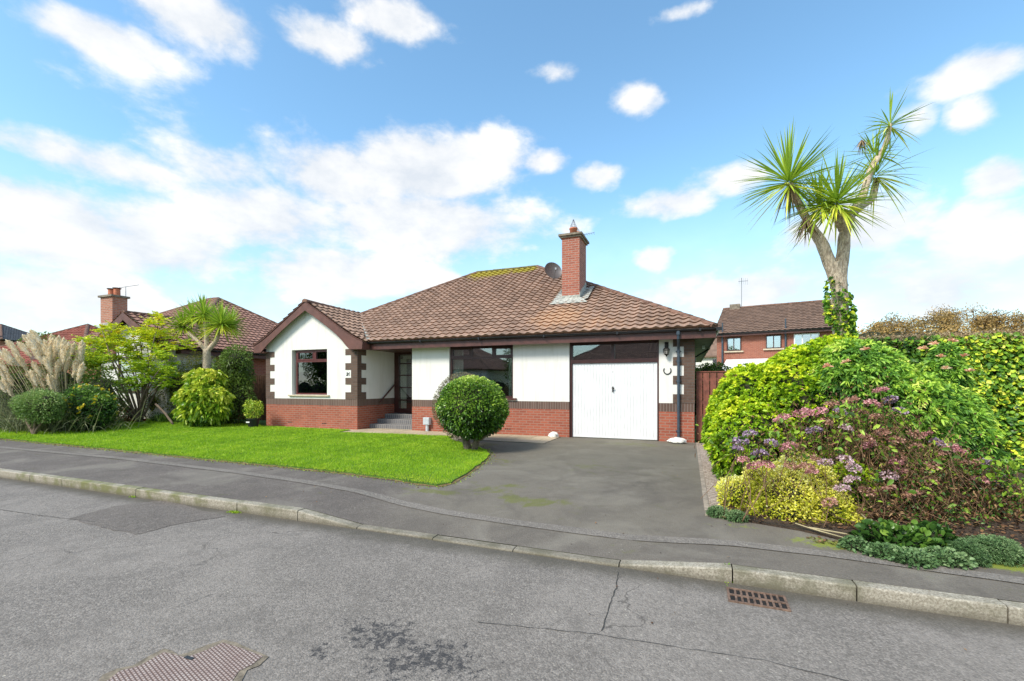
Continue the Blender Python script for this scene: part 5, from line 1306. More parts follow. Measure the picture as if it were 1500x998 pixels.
# pampas grass
pb = ad(85, 625, 15.8); pb.z = zg(pb); pg = thing('pampas_grass', 'large pampas grass clump with cream feathery plumes leaning left', 'ornamental grass', pb)
n = 6500; bx = rng.normal(0, .75, n); P = np.column_stack([bx * 1.4 - .3, rng.normal(0, .45, n), np.zeros(n)]); D = unit(np.column_stack([bx * .35 + rng.normal(-.05, .38, n), rng.normal(-.1, .35, n), np.full(n, 1.0)]))
V, Fs, Rn = straps(P, D, rng.uniform(.9, 2.1, n), .022, rng.random(n), rng.uniform(.1, .75, n), seg=5); mesh_np('foliage', V, Fs, Rn, L_pleaf, pg)
def plume_mesh():
    k = 520; t = rng.random(k); P = np.column_stack([rng.normal(0, .012, k), rng.normal(0, .012, k), t * .62]); w = .105 * np.sin(np.pi * np.clip(t * .9 + .1, 0, 1)) ** .8 + .02
    a_ = rng.random(k) * 6.28; D = unit(np.column_stack([np.cos(a_) * .55, np.sin(a_) * .55, np.ones(k)])); Ls = w * 2 * rng.uniform(.7, 1.2, k)
    V, Fs, Rn = cards(P, D, Ls, .026, np.clip(rng.normal(.55, .25, k), 0, 1), bend=.25); n_ = 9; tt = np.linspace(0, 1, 9); an = np.arange(n_) * 6.283 / n_; wr = (.068 * np.sin(np.pi * np.clip(tt * .93 + .05, 0, 1)) ** .8 + .004)
    BV = np.stack([np.outer(wr, np.cos(an)) * rng.uniform(.8, 1.2, (9, n_)), np.outer(wr, np.sin(an)) * rng.uniform(.8, 1.2, (9, n_)), np.repeat(tt[:, None] * .70, n_, 1)], 2).reshape(-1, 3)  # solid cream body added inside each plume to catch light
    BF = np.array([(i * n_ + j, i * n_ + (j + 1) % n_, (i + 1) * n_ + (j + 1) % n_, (i + 1) * n_ + j) for i in range(8) for j in range(n_)])
    V, Fs, Rn = join([(V, Fs, Rn), (BV, BF, np.full(len(BV), .8))]); o = mesh_np('plume', V, Fs, Rn, L_pamp); me = o.data; bpy.data.objects.remove(o); return me
PMs = [plume_mesh() for _ in range(4)]
PLS = [(170,320,55),(125,355,50),(30,385,55),(60,430,55),(250,370,20),(300,345,8),(345,345,0),(372,380,-4),(415,470,-15),(400,410,-10),(440,390,-8),(480,390,-10),(475,500,-20),(180,500,38),(150,560,45),(215,540,38),(275,580,25),(10,560,40),(-10,450,50),(210,400,35),(230,440,30),(320,400,5),(150,400,50),(90,470,50),(280,420,15),(360,440,0),(340,500,5),(-30,520,50),(-60,400,50),(195,350,40),(100,400,50),(-40,600,40),(445,440,-12),(260,480,20)]
sk = MB()
PLS += [(x + random.uniform(-35, 35), y + random.uniform(10, 60), a_) for x, y, a_ in PLS[:22]]
for i, (cx, cy, ang) in enumerate(PLS):
    tip = ad(cx / 3.99, 400 + cy / 3.99, 15.6 + random.uniform(-.5, .6)); an = R(ang * .8 + random.uniform(-9, 9)); dirv = Vector((-math.sin(an) * cT, -math.sin(an) * sT, math.cos(an)))
    base = tip - dirv * .72; o = bpy.data.objects.new('plume', PMs[i % 4]); COL.objects.link(o); o.parent = pg; o.location = base - pb
    o.rotation_euler = dirv.to_track_quat('Z', 'Y').to_euler(); s_ = random.uniform(.85, 1.1); o.scale = (s_ * .85, s_ * .85, s_)
    q = Vector((pb.x + (base.x - pb.x) * .45 + .25, pb.y + (base.y - pb.y) * .4, pb.z)); mid = q.lerp(base, .5) + Vector((.12, 0, .1))
    sk.tube([p - pb for p in smooth_pts([q, mid, base + dirv * .2], 4)], .008, 4, cap=False)
sk.build('stems', plain('straw_stem', (.38, .32, .18), .8, .2), pg)
# small shrub with crooked trunk
v = ad(58, 594, 14.2); b = Vector((*ad(50, 627, 14.2)[:2], 0)); b.z = zg(b)
bush('small_leafy_shrub', 'small round-topped pale green shrub on a crooked trunk in front of the pampas grass', 'shrub', [(v.x, v.y, v.z, .72, .6, .52), (v.x + .3, v.y, v.z - .1, .6, .5, .42), (v.x - .3, v.y, v.z + .05, .5, .5, .42), (v.x + .5, v.y, v.z + .2, .35, .35, .3), (v.x - .7, v.y, v.z - .05, .35, .35, .3)], 8000, L_far2 if 'L_far2' in globals() else leafmat('pale_green_leaf', G((0, (.06, .12, .03)), (.5, (.22, .36, .08)), (.9, (.42, .52, .18)), (1, (.55, .40, .30)))), (.04, .07), .45, thick=.5, bumpy=.28, bk=2.5, corek=.45, base=tuple(b), stem=[(tuple(b), (b.x + .05, b.y, b.z + .45), .06, .04), (tuple(b), (b.x - .5, b.y, b.z + .5), .045, .03), (tuple(b), (b.x + .6, b.y, b.z + .55), .04, .03)])
v = ad(130, 590, 15.0)
t = bush('yellow_flowered_shrub', 'dark green shrub with scattered yellow flowers between pampas grass and mahonia', 'shrub', [(v.x, v.y, v.z, .85, .6, .55), (v.x + .5, v.y, v.z - .15, .55, .5, .4), (v.x - .3, v.y, v.z + .25, .5, .5, .35), (v.x + .1, v.y, .4, .8, .5, .4)], 6500, L_dark, (.06, .10), .5, thick=.5, bumpy=.28, bk=2.5, corek=.55, light=.6)
k = 75; P, N, dp_ = shell([(0, 0, v.z - t.location.z, .9, .65, .6), (.5, 0, v.z - t.location.z - .15, .6, .55, .45)], k, .05); YP = leafmat('yellow_petal', G((0, (.55, .42, .02)), (1, (.85, .70, .05))))
V, Fs, Rn = leaves(np.zeros((5, 3)), unit(rvec(5) + np.array([0, 0, .6])), .075, .05, rng.random(5)); fo = mesh_np('flower', V, Fs, Rn, YP); fm = fo.data; bpy.data.objects.remove(fo)
for q in P:
    o = bpy.data.objects.new('flower', fm); COL.objects.link(o); o.parent = t; o.location = q; o.rotation_euler = (random.uniform(-1, 1), random.uniform(-1, 1), random.uniform(0, 6))
# mahonia
mbp = ad(205, 617, 17.0); mbp.z = zg(mbp); mah = thing('mahonia', 'tall mahonia on many bare fanned stems with yellow-green whorled leaves', 'tree', mbp)
tips = [ad(px, py, 17 + random.uniform(-.7, .7)) for px, py in ((130,510),(150,500),(172,494),(195,500),(215,505),(232,512),(120,525),(145,530),(170,525),(195,530),(220,535),(245,530),(255,510),(160,550),(185,550),(210,552),(235,548),(130,545),(228,490),(232,475),(150,485),(205,488),(180,512),(243,555),(152,565))]
stems('trunk', (0, 0, 0), [q - mbp for q in tips], .042, .014, M_bark, mah, w=.10)
P = np.array([tuple(q - mbp) for q in tips]); P = np.repeat(P, 9, 0) + np.clip(rng.normal(size=(len(tips) * 9, 3)), -1.5, 1.5) * np.array([.30, .30, .26]); n = len(P)
a_ = rng.random((n, 11)) * 6.28; parts = []
for j in range(11):
    D = unit(np.column_stack([np.cos(a_[:, j]), np.sin(a_[:, j]), rng.uniform(-.3, .9, n)])); Lf = rng.uniform(.18, .32, n)
    for s_ in (.25, .5, .75, 1):                         # leaflets along each frond
        Q = P + D * (Lf * s_)[:, None] + np.array([0, 0, -.12]) * (Lf * s_ * s_)[:, None]; sd_ = unit(np.cross(D, np.array([0, 0, 1.0])))
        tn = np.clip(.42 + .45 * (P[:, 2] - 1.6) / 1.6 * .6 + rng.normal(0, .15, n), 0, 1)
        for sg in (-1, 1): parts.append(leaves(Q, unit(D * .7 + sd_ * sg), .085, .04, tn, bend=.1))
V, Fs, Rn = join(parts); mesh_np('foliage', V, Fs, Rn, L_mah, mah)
n = 34; D = unit(rvec(n) * .7 + np.array([0, 0, .9])); V, Fs, Rn = cards(np.zeros((n, 3)), D, rng.uniform(.1, .24, n), .03, rng.random(n)); fo = mesh_np('flower_spray', V, Fs, Rn, YP); fm = fo.data; bpy.data.objects.remove(fo)
for q in tips:
    if q.z > 2.6: o = bpy.data.objects.new('flower_spray', fm); COL.objects.link(o); o.parent = mah; o.location = q - mbp + Vector((0, 0, .12)); o.rotation_euler = (0, 0, random.uniform(0, 6))
# small cordyline
cb = ad(303, 612, 17.6); cb.z = zg(cb); sc_ = thing('small_cordyline', 'short cordyline with one trunk and round spiky green heads in the left garden', 'tree', cb)
B3 = lambda px, py, d=17.6: ad(px, py, d) - cb
mb = MB(); sm([(0, 0, 0), B3(303, 545), B3(303, 512)], [.15, .14, .13], mb); sm([B3(303, 515), B3(290, 500), B3(275, 488)], [.1, .07, .06], mb); sm([B3(303, 515), B3(316, 500), B3(322, 485)], [.1, .08, .06], mb); sm([B3(303, 515), B3(302, 490), B3(300, 470)], [.09, .07, .06], mb)
mb.build('trunk', M_cork, sc_, smooth=True)
for px, py, n, L_ in ((268, 476, 170, .75), (298, 460, 200, .85), (324, 473, 230, .98), (300, 488, 70, .55), (282, 462, 140, .75), (338, 474, 130, .8)):
    V, Fs, Rn = cord_head(B3(px, py, 17.6 + random.uniform(-.4, .4)), (0, 0, 1), n, L_, .05, (.05, .4), tone0=.45); mesh_np('leaf_head', V, Fs, Rn, L_cord, sc_)
# aucuba and neighbours
v = ad(300, 585, 16.2)
bush('aucuba_shrub', 'rounded shrub with large drooping yellow-splashed leaves in front of the short cordyline', 'shrub', [(v.x, v.y, v.z - .1, .95, .75, .80), (v.x - .2, v.y + .2, v.z + .6, .65, .55, .5), (v.x + .35, v.y - .1, v.z - .3, .6, .5, .5)], 1300, L_auc, (.14, .25), .42, whorl=5, thick=.5, up=-.1, bend=.5, corek=.6, light=.6, bumpy=.2, bk=2.4)
v = ad(343, 570, 17.0)
bush('tall_shrub', 'tall green shrub against the brown fence by the gable', 'shrub', [(v.x, v.y, 1.0, .85, .6, 1.0), (v.x - .35, v.y + .2, 1.9, .9, .6, .8), (v.x + .1, v.y, 2.4, .6, .5, .6), (v.x - .9, v.y, 1.0, .5, .5, .9)], 12000, L_far, (.06, .11), .4, thick=.5, bumpy=.2, corek=.55, light=.5)
v = ad(265, 555, 18.2)
bush('olive_shrub', 'loose olive and yellow shrub behind the aucuba', 'shrub', [(v.x, v.y, 1.3, 1.2, .7, 1.2), (v.x + .9, v.y + .2, 1.9, .8, .6, .9), (v.x - .7, v.y, 1.7, .8, .5, .9), (v.x - 1.2, v.y - .2, .8, .8, .5, .8)], 15000, L_for, (.05, .09), .3, thick=.6, bumpy=.22, corek=.5)
v = ad(182, 605, 17.6); vv_ = leafmat('red_leaf', G((0, (.20, .03, .02)), (.5, (.45, .10, .05)), (1, (.65, .30, .12))))
bush('red_leaved_plant', 'small red and orange leaved plant behind the mahonia stems', 'plant', [(v.x, v.y, .35, .5, .3, .35), (v.x + .7, v.y, .3, .4, .3, .3)], 1500, vv_, (.05, .09), .5, thick=.6, corek=0)
v = ad(250, 600, 17.2)
st_ = thing('strappy_plant', 'dark strap-leaved plant beneath the olive shrub', 'plant', (v.x, v.y, zg(v))); n = 420; P = np.column_stack([rng.normal(0, .4, n), rng.normal(0, .2, n), np.zeros(n)]); D = unit(rvec(n) * .6 + np.array([0, 0, 1]))
V, Fs, Rn = straps(P, D, rng.uniform(.4, .9, n), .03, rng.random(n), .5, seg=4); mesh_np('foliage', V, Fs, Rn, L_dark, st_)
v0, v1 = ad(228, 592, 16.6), ad(254, 617, 16.2); v1.z = zg(v1) + .03
tag(MB().tube(bend_path(v0, v1, 6, .03), .04, 7).build('fallen_branch', M_bark, smooth=True), 'bare grey branch leaning beside the mahonia', 'branch')
for (px, py, d, rx, rz_, nm) in ((20, 600, 16.6, 1.2, .8, 'far_left_shrub'),):
    v = ad(px, py, d); bush('low_shrub', 'mixed low green shrub behind the pampas grass', 'shrub', [(v.x, v.y, 1.1, rx, .8, 1.4), (v.x + 2.0, v.y + .5, 1.2, 1.3, .8, 1.3), (v.x - 2.2, v.y - .3, 1.1, 1.4, .8, 1.3), (v.x + 3.6, v.y + .8, 1.0, 1.0, .7, 1.2)], 14000, L_far, (.06, .1), .4, thick=.5, corek=.6)
# potted plant
pv = ad(371, 622, 15.9); pv.z = 0.0
pt = thing('potted_plant', 'yellow-leaved plant in a black pot by the gable wall', 'potted plant', pv)
MB().lathe((0, 0, 0), [(0, 0), (.15, 0), (.20, .30), (.22, .30), (.22, .34), (.19, .34), (.18, .28), (0, .28)], 20).build('pot', M_black, pt, smooth=False)
MB().box(-.1, .06, -.205, -.19, .19, .235).build('pot_label', M_upvc, pt)
cls = [(0, 0, .62, .32, .3, .3), (-.15, 0, .8, .22, .2, .2), (.15, 0, .78, .2, .2, .2)]; P, N, dep = shell(cls, 1500, .6, zmin=.25); V, Fs, Rn = leaves(P, unit(N + rvec(len(P))), .06, .025, np.clip(rng.normal(.5, .3, len(P)), 0, 1)); mesh_np('foliage', V, Fs, Rn, L_auc, pt)
stems('stem', (0, 0, .28), [(-.15, 0, .8), (.15, 0, .8), (0, .1, .75), (0, -.1, .6)], .012, .006, M_twig, pt)

# ---------------------------------------------------------------- fences
def fence(name, label, cat, a, b, ht, m, bw=.12, gap=.018, rail=True, zb=.04, caprail=True):
    a, b = Vector(a), Vector(b); L_ = (b - a).length; t = thing(name, label, cat, a, math.atan2(b.y - a.y, b.x - a.x)); mb = MB(); x = 0
    while x < L_ - .02:
        w = min(bw, L_ - x); mb.box(x, x + w - gap, -.012, .008, zb, ht + random.uniform(-.006, .006)); x += bw
    mb.build('boards', m, t); r_ = MB()
    for z in (.35, ht * .55, ht - .22): r_.box(0, L_, .010, .05, z, z + .08)
    if caprail: r_.box(0, L_, -.03, .05, ht + .01, ht + .04)
    r_.build('rails', m, t)
    for x in np.arange(0.05, L_, 1.8): MB().box(x - .045, x + .045, .052, .14, 0, ht + .03).build('post', m, t)
    return t
fence('timber_fence', 'brown vertical board fence between the gable and the neighbouring house', 'fence', (-19.3, 13.25, .05), (XL - .01, 13.25, .05), 1.88, M_fence, caprail=False)
fence('timber_gate', 'red-brown board gate and fence beside the garage wall', 'gate', (XE + .05, 12.95, 0), (2.7, 12.95, 0), 1.84, M_gate, bw=.17, gap=.022)
v = ad(1038, 540, 15); bush('shrub_behind_gate', 'light green shrub showing above the red-brown gate', 'shrub', [(v.x, 15.3, 1.35, .9, .7, .85), (v.x + 1.3, 15.3, 1.3, 1.0, .7, .8)], 16000, L_far, (.05, .09), .45, thick=.3, corek=.85)

# ---------------------------------------------------------------- neighbouring buildings
def gable_or_hip(par, x0, x1, y0, y1, ze, pitch, m, ridge_x=None, flat_t=False):
    """hip roof, all four slopes; returns ridge ends"""
    w = (y1 - y0) / 2; a_, b_ = Vector((x0 + w, y0 + w, ze + w * pitch)), Vector((x1 - w, y0 + w, ze + w * pitch))
    if b_.x < a_.x: mx_ = (a_.x + b_.x) / 2; a_.x = mx_ - .25; b_.x = mx_ + .25
    c0, c1, c2, c3 = Vector((x0, y0, ze)), Vector((x1, y0, ze)), Vector((x1, y1, ze)), Vector((x0, y1, ze))
    for p in ([c0, c1, b_, a_], [c1, c2, b_], [c2, c3, a_, b_], [c3, c0, a_]): tile_plane('roof_tiles', p, m, par, ns=5)
    u = MB()
    for p in ([c0, c1, b_, a_], [c1, c2, b_], [c2, c3, a_, b_], [c3, c0, a_]): under(u, p)
    u.build('roof_underlay', m, par); r_ = MB(); ridge_run(r_, a_, b_); ridge_run(r_, c0, a_); ridge_run(r_, c1, b_); ridge_run(r_, c2, b_); ridge_run(r_, c3, a_); r_.build('ridge_tiles', M_ridge, par)
# left neighbour (world scaled distances); eaves right edge at X=-19
nb = thing('neighbour_bungalow', 'neighbouring brown-roofed bungalow with white gable behind the mahonia on the left', 'house', (0, 0, 0))
gable_or_hip(nb, -30.4, -19, 12.0, 22.6, 3.04, .62, M_tile2)
w_ = MB().box(-29.9, -19.45, 12.45, 22.2, -.1, 2.95); w_.build('brick_wall', M_nb, nb)
MB().box(-19.45, -19.40, 14.4, 15.3, 1.4, 2.75).build('window', M_dark, nb); MB().box(-19.402, -19.39, 14.45, 15.25, 1.45, 2.7).build('window_pane', M_glass2, nb)
nf = MB().box(-19.06, -19.02, 12.0, 22.6, 2.78, 2.96).box(-30.3, -19.06, 12.02, 12.05, 2.78, 2.96); nf.build('fascia', M_stain, nb)
ng = MB(); gut(ng, (-18.95, 11.3, 3.0), (-18.95, 22.6, 3.0)); ng.build('gutter', M_black, nb)
nw = MB(); wc_, wh, wy = -21.6, 2.6, 11.35; za = 4.50
nw.prism([(wc_ - 2.2, wy + .35, -.1), (wc_ + 2.2, wy + .35, -.1), (wc_ + 2.2, wy + .35, 3.05), (wc_, wy + .35, 4.38), (wc_ - 2.2, wy + .35, 3.05)], (0, 2, 0)); nw.build('gable_wall', M_white, nb)
nwd = MB(); frame_rect(nwd, wc_ - .9, wc_ + .7, 1.2, 2.7, wy + .30, wy + .40, .07); nwd.build('gable_window', M_dark, nb); MB().box(wc_ - .88, wc_ + .68, wy + .33, wy + .335, 1.22, 2.68).build('gable_window_pane', M_glass2, nb)
for sg in (1, -1):
    tile_plane('gable_roof_tiles', [(wc_ + sg * wh, wy, 3.04), (wc_ + sg * wh, wy + 3.4, 3.04), (wc_, wy + 3.4, za), (wc_, wy, za)], M_tile2, nb, ns=5)
    MB().prism([(wc_, wy + .02, za), (wc_ + sg * wh, wy + .02, 3.04), (wc_ + sg * wh, wy + .02, 2.78), (wc_ + sg * 2.2, wy + .02, 2.82), (wc_, wy + .02, za - .3)][::sg], (0, -.03 , 0)).build('bargeboard', M_barge, nb)
r_ = MB(); ridge_run(r_, (wc_, wy, za + .02), (wc_, wy + 3.2, za + .02)); r_.build('gable_ridge_tiles', M_ridge, nb)
cc = ad(160, 490, 19.3); cx_, cy_ = cc.x, cc.y
nc = MB().box(cx_ - .42, cx_ + .42, cy_ - .1, cy_ + .45, 2.6, 5.32).build('chimney', M_nchim, nb)
MB().box(cx_ - .49, cx_ + .49, cy_ - .17, cy_ + .52, 5.28, 5.36).build('chimney_cap', M_conc, nc)
for xx in (-.2, .2):
    q_ = MB().lathe((cx_ + xx, cy_ + .18, 5.36), [(0, 0), (.12, 0), (.115, .28), (.13, .30), (.09, .30)], 14); q_.build('chimney_pot', M_terra, nc); MB().lathe((cx_ + xx, cy_ + .18, 5.70), [(0, .03), (.16, 0), (.15, -.02), (0, -.01)], 12).build('pot_cowl', M_iron, nc)
MB().box(cx_ - .43, cx_ + .43, cy_ - .112, cy_ - .1, 4.05, 4.17).build('cement_band', M_lead, nc)
a2 = MB().tube([(cx_ + .40, cy_ + .4, 5.3), (cx_ + .40, cy_ + .4, 5.8)], .012, 5).tube([(cx_ - .1, cy_ + .18, 5.70), (cx_ + 1.5, cy_ + .3, 5.76)], .010, 4); a2.build('aerial', M_metal, nc)
# two further roofs at far left
hh_ = ad(107, 473, 31); f1_ = thing('hipped_roof_house', 'small far house with a red-brown hipped roof left of the brick chimney', 'house', (hh_.x, hh_.y, 0), .3)
gable_or_hip(f1_, -5, 5, -4, 6, hh_.z - 5 * .62, .62, tile_mat('roof_tile_red', (.30, .10, .07), (.12, .05, .04))); MB().box(-4.6, 4.6, -3.6, 5.6, -.2, hh_.z - 3.1).build('brick_wall', M_nb, f1_)
hs_ = ad(-30, 474, 48); f2 = thing('slate_roof_house', 'far two storey brick house with a dark slate roof at the left edge', 'house', (hs_.x, hs_.y, 0), .45)
gable_or_hip(f2, -9, 5.6, -3.5, 3.5, 6.1, .55, tile_mat('slate_tile', (.085, .095, .11), (.05, .055, .06), vary=.15)); MB().box(-8.6, 5.2, -3.2, 3.2, -.2, 6.0).build('brick_wall', M_nb, f2)
fw = MB().box(-6, -4.8, -3.25, -3.2, 4.2, 5.5).box(2.2, 3.5, -3.25, -3.2, 4.2, 5.5); fw.build('windows', M_glass2, f2)
MB().box(4.2, 4.8, -3.6, -3.2, 5.6, 7.0).build('chimney', M_nchim, f2)
# two storey brick house on the right
rh = thing('brick_house', 'two storey red brick house with tan tiled roof and white windows beyond the gate', 'house', (1.87, 34.0, 0), -.188)
LW, DW, zE, zR = 6.9, 9.6, 5.02, 7.45
hw = MB().box(0, LW, 0, DW, -.2, zE)
hw.prism([(0, 0, zE), (0, DW, zE), (0, DW / 2, zR - .25)], (.3, 0, 0)).prism([(LW - .3, 0, zE), (LW - .3, DW, zE), (LW - .3, DW / 2, zR - .25)], (.3, 0, 0)); hw.build('brick_wall', M_nb, rh)
for sg in (0, 1):
    ya, yb = (-.35, DW / 2) if sg == 0 else (DW + .35, DW / 2)
    ob = tile_plane('roof_tiles', [(-.18, ya, zE - .02), (LW + .2, ya, zE - .02), (LW + .2, yb, zR), (-.18, yb, zR)], M_tile3, rh, ns=4, tw=.3, tg=.34)
    MB().face([(-.18, ya, zE - .06), (LW + .2, ya, zE - .06), (LW + .2, yb, zR - .05), (-.18, yb, zR - .05)]).build('roof_underlay', M_tile3, rh)
r_ = MB(); ridge_run(r_, (-.18, DW / 2, zR + .02), (LW + .2, DW / 2, zR + .02)); r_.build('ridge_tiles', M_ridge, rh)
r_ = MB().box(-.18, LW + .2, -.38, -.33, zE - .22, zE - .02); r_.build('fascia', M_stain, rh); r_ = MB(); gut(r_, (-.2, -.42, zE - .02), (LW + .2, -.42, zE - .02), .08); r_.build('gutter', M_black, rh)
for (x0, x1, z0, z1, c_) in ((.62, 1.50, 3.83, 4.72, 2), (2.95, 3.82, 3.9, 4.75, 2), (4.5, 5.85, 3.9, 4.75, 3)):
    w_ = MB(); frame_rect(w_, x0, x1, z0, z1, -.06, .02, .06)
    for k in range(1, c_): xm = x0 + (x1 - x0) * k / c_; w_.box(xm - .03, xm + .03, -.06, .02, z0 + .06, z1 - .06)
    w_ = w_.build('window', M_dark if x0 < 4 else M_upvc, rh); MB().box(x0 + .05, x1 - .05, -.03, -.02, z0 + .05, z1 - .05).build('pane', M_glass2, w_); MB().box(x0 - .15, x1 + .15, -.12, -.06, z0 - .10, z0 - .01).build('sill', M_sill, w_)
for x in (.36, 4.05): MB().tube([(x, -.1, 0), (x, -.1, zE - .3), (x, -.4, zE - .1)], .06, 8).build('downpipe', M_pipe, rh)
for x in (.36, 4.05): MB().tube([(x, -.1, zE - .2), (x, -.1, zE + .75)], .045, 8).build('vent_pipe', M_pipe, rh)
MB().box(.3, 1.0, DW / 2 - .3, DW / 2 + .3, zR - .3, zR + .28).build('chimney', M_conc, rh)
r_ = MB().tube([(1.1, DW / 2, zR), (1.1, DW / 2, zR + 2.3)], .02, 5).tube([(.9, DW / 2 - .2, zR + 2.0), (1.5, DW / 2 + .4, zR + 2.1)], .015, 4)
for k in range(5): r_.tube([(.95 + k * .13, DW / 2 - .15 + k * .13, zR + 1.8), (.95 + k * .13, DW / 2 - .15 + k * .13, zR + 2.3)], .01, 4)
r_.build('aerial', M_metal, rh)
cs = MB().prism([(.6, -3.0, 2.3), (4.6, -3.0, 2.3), (4.6, -.05, 3.2), (.6, -.05, 3.2)], (0, 0, .06)); cs.build('conservatory_roof', M_upvc, rh)
MB().box(.7, 4.5, -3.1, -.02, 0, 2.15).build('conservatory_wall', M_upvc, rh)
wg = thing('white_gabled_house', 'sliver of a white gabled house between the eaves and the brick house', 'house', (*ad(1044, 540, 42)[:2], 0), -.188)
MB().box(-3.5, 1.5, 0, 6, -.2, 4.3).build('rendered_wall', M_white, wg)
MB().prism([(-3.7, -.3, 4.1), (1.7, -.3, 4.1), (1.7, 3, 6.6), (-3.7, 3, 6.6)], (0, 0, .15)).build('roof', M_tile3, wg); MB().box(.0, .6, -.03, .02, 3.0, 3.9).build('window', M_glass2, wg)
# autumn trees far behind the hedge
def far_tree(px, py, d, r, lab, m=None, nleaf=3600):
    v = ad(px, py, d); b = Vector((v.x, v.y, 0)); t = thing('autumn_tree', lab, 'tree', b, 0, 'autumn trees beyond the hedge'); zc = v.z - r
    mb = MB(); mb.tube([(0, 0, 0), (.1, 0, zc * .5), (0, 0, zc)], [.3, .22, .14], 7)
    brs = []
    for i in range(16):
        a_ = random.random() * 6.28; e = random.uniform(.15, 1.1); q = Vector((math.cos(a_) * math.cos(e), math.sin(a_) * math.cos(e), math.sin(e))) * r * random.uniform(.6, 1.05); q = q + Vector((0, 0, zc)); brs.append(q)
        mb.tube(bend_path((0, 0, zc * .7), q, 5, .1), [.14, .10, .08, .06, .05, .03], 5)
        for j in range(5):
            q2 = q + Vector((random.gauss(0, 1), random.gauss(0, 1), random.uniform(0, .9))) * r * .22; mb.tube([q, (q + q2) / 2 + Vector((0, 0, .05)), q2], [.035, .03, .02], 3, cap=False)
    mb.build('trunk', M_bark, t)
    C_ = np.array([tuple(q) for q in brs]); P = C_[rng.integers(0, len(brs), nleaf)] + rng.normal(size=(nleaf, 3)) * r * np.array([.17, .17, .13])
    V, Fs, Rn = cards(P, rvec(nleaf), rng.uniform(.12, .3, nleaf), .12, np.clip(.45 + .2 * lump(P, .5) + rng.normal(0, .2, nleaf), 0, 1)); mesh_np('crown', V, Fs, Rn, m or L_aut, t)
for a_ in ((1305, 462, 52, 2.6, 'small rounded autumn tree just right of the cordyline trunk'), (1365, 458, 55, 3.4, 'brownish autumn tree left of the tallest one beyond the hedge'), (1415, 449, 55, 3.8, 'tallest thin-topped autumn tree beyond the hedge'), (1462, 458, 52, 3.2, 'russet autumn tree right of the tallest one beyond the hedge'), (1505, 462, 50, 3.2, 'russet autumn tree at the right edge beyond the hedge')): far_tree(*a_)
v = ad(1390, 474, 48); bush('far_thicket', 'orange-brown thicket along the foot of the autumn trees', 'bush', [(v.x + k * 3.0 - 7, v.y + k, v.z - 2.1, 2.6, 2, 2.1) for k in range(7)], 9000, L_aut, (.15, .3), .6, thick=.6, bumpy=.2, bk=.5, corek=.7)
v = ad(63, 489, 30); bush('far_green_bush', 'small dark green tree top just left of the red-brown hipped roof', 'tree', [(v.x, v.y, v.z - 1.2, 1.4, 1.2, 1.3), (v.x, v.y, 1.5, 1.2, 1, 1.6)], 4000, L_far, (.1, .2), .5, thick=.5, corek=.6)

# ---------------------------------------------------------------- across the road (seen in the windows)
for X_, lab in ((-4, 'bungalow across the road reflected in the garage window'), (-23, 'bungalow across the road reflected in the wide window')):
    oh = thing('facing_bungalow', lab, 'house', (X_, -17, 0), 0)
    gable_or_hip(oh, -7, 6, -5, 5, 3, .6, M_tile2); MB().box(-6.5, 5.5, -4.5, 4.5, -.2, 2.95).build('rendered_wall', M_white, oh)
    for x in (-5.5, -1.5, 3): MB().box(x, x + 1.8, 4.5, 4.53, 1, 2.4).build('window', M_dark, oh)
bush('facing_hedge', 'garden hedge across the road reflected in the front windows', 'hedge', [(-54 + k * 1.8, -8.2, .7, 1.2, .7, 1.3) for k in range(30)], 16000, L_dark, (.1, .18), .5, thick=.4, corek=.8)
for k_, (X_, Y_) in enumerate(((-36, -13), (-43, -12), (-50, -15), (-13.5, -14))):
    bush('facing_tree', ('leafy tree across the road, nearest the two bungalows', 'leafy tree across the road, second past the bungalows', 'leafy tree across the road, farthest past the bungalows', 'leafy tree between the two bungalows across the road')[k_], 'tree', [(X_, Y_, 4, 2.6, 2.4, 3.2), (X_ + 1.2, Y_, 6, 2, 2, 2)], 7000, L_far, (.15, .28), .5, thick=.5, corek=.6, base=(X_, Y_, -.1), stem=[((X_, Y_, -.2), (X_, Y_, 3), .2, .12)])

# ---------------------------------------------------------------- small things
def rock(name, label, c, s, m):
    bm = bmesh.new(); bmesh.ops.create_icosphere(bm, subdivisions=4, radius=1)
    for v in bm.verts:
        p = v.co.copy(); k = 1 + .13 * math.sin(p.x * 3 + 1) + .10 * math.sin(p.y * 5) + .05 * math.sin(p.z * 9 + p.x * 11) + .03 * math.sin(p.x * 19 + p.y * 13); v.co = Vector((p.x * s[0] * k, p.y * s[1] * k, max(-.3, p.z) * s[2] * k))
    me = bpy.data.meshes.new(name); bm.to_mesh(me); bm.free(); me.polygons.foreach_set('use_smooth', [True] * len(me.polygons)); o = link(name, me, m); o.location = c; tag(o, label, 'rock'); return o
m, nt, b = nodes('white_painted_stone'); p = objc(nt); nt.links.new(mix(nt, ramp(nt, noise(nt, 13, 6, .7, p), .52, .66, 0, .85), (.80, .79, .74), (.28, .27, .24)), b.inputs['Base Color']); bump(nt, b, noise(nt, 30, 5, .7, p), .6, .01); M_wr = m
rock('white_rock', 'long white painted stone at the foot of the downpipe', (-.27, 12.45, .05), (.25, .13, .085), M_wr)
rock('white_rock', 'white painted stone at the left corner of the garage door', (-3.62, 12.5, .05), (.16, .12, .10), M_wr)
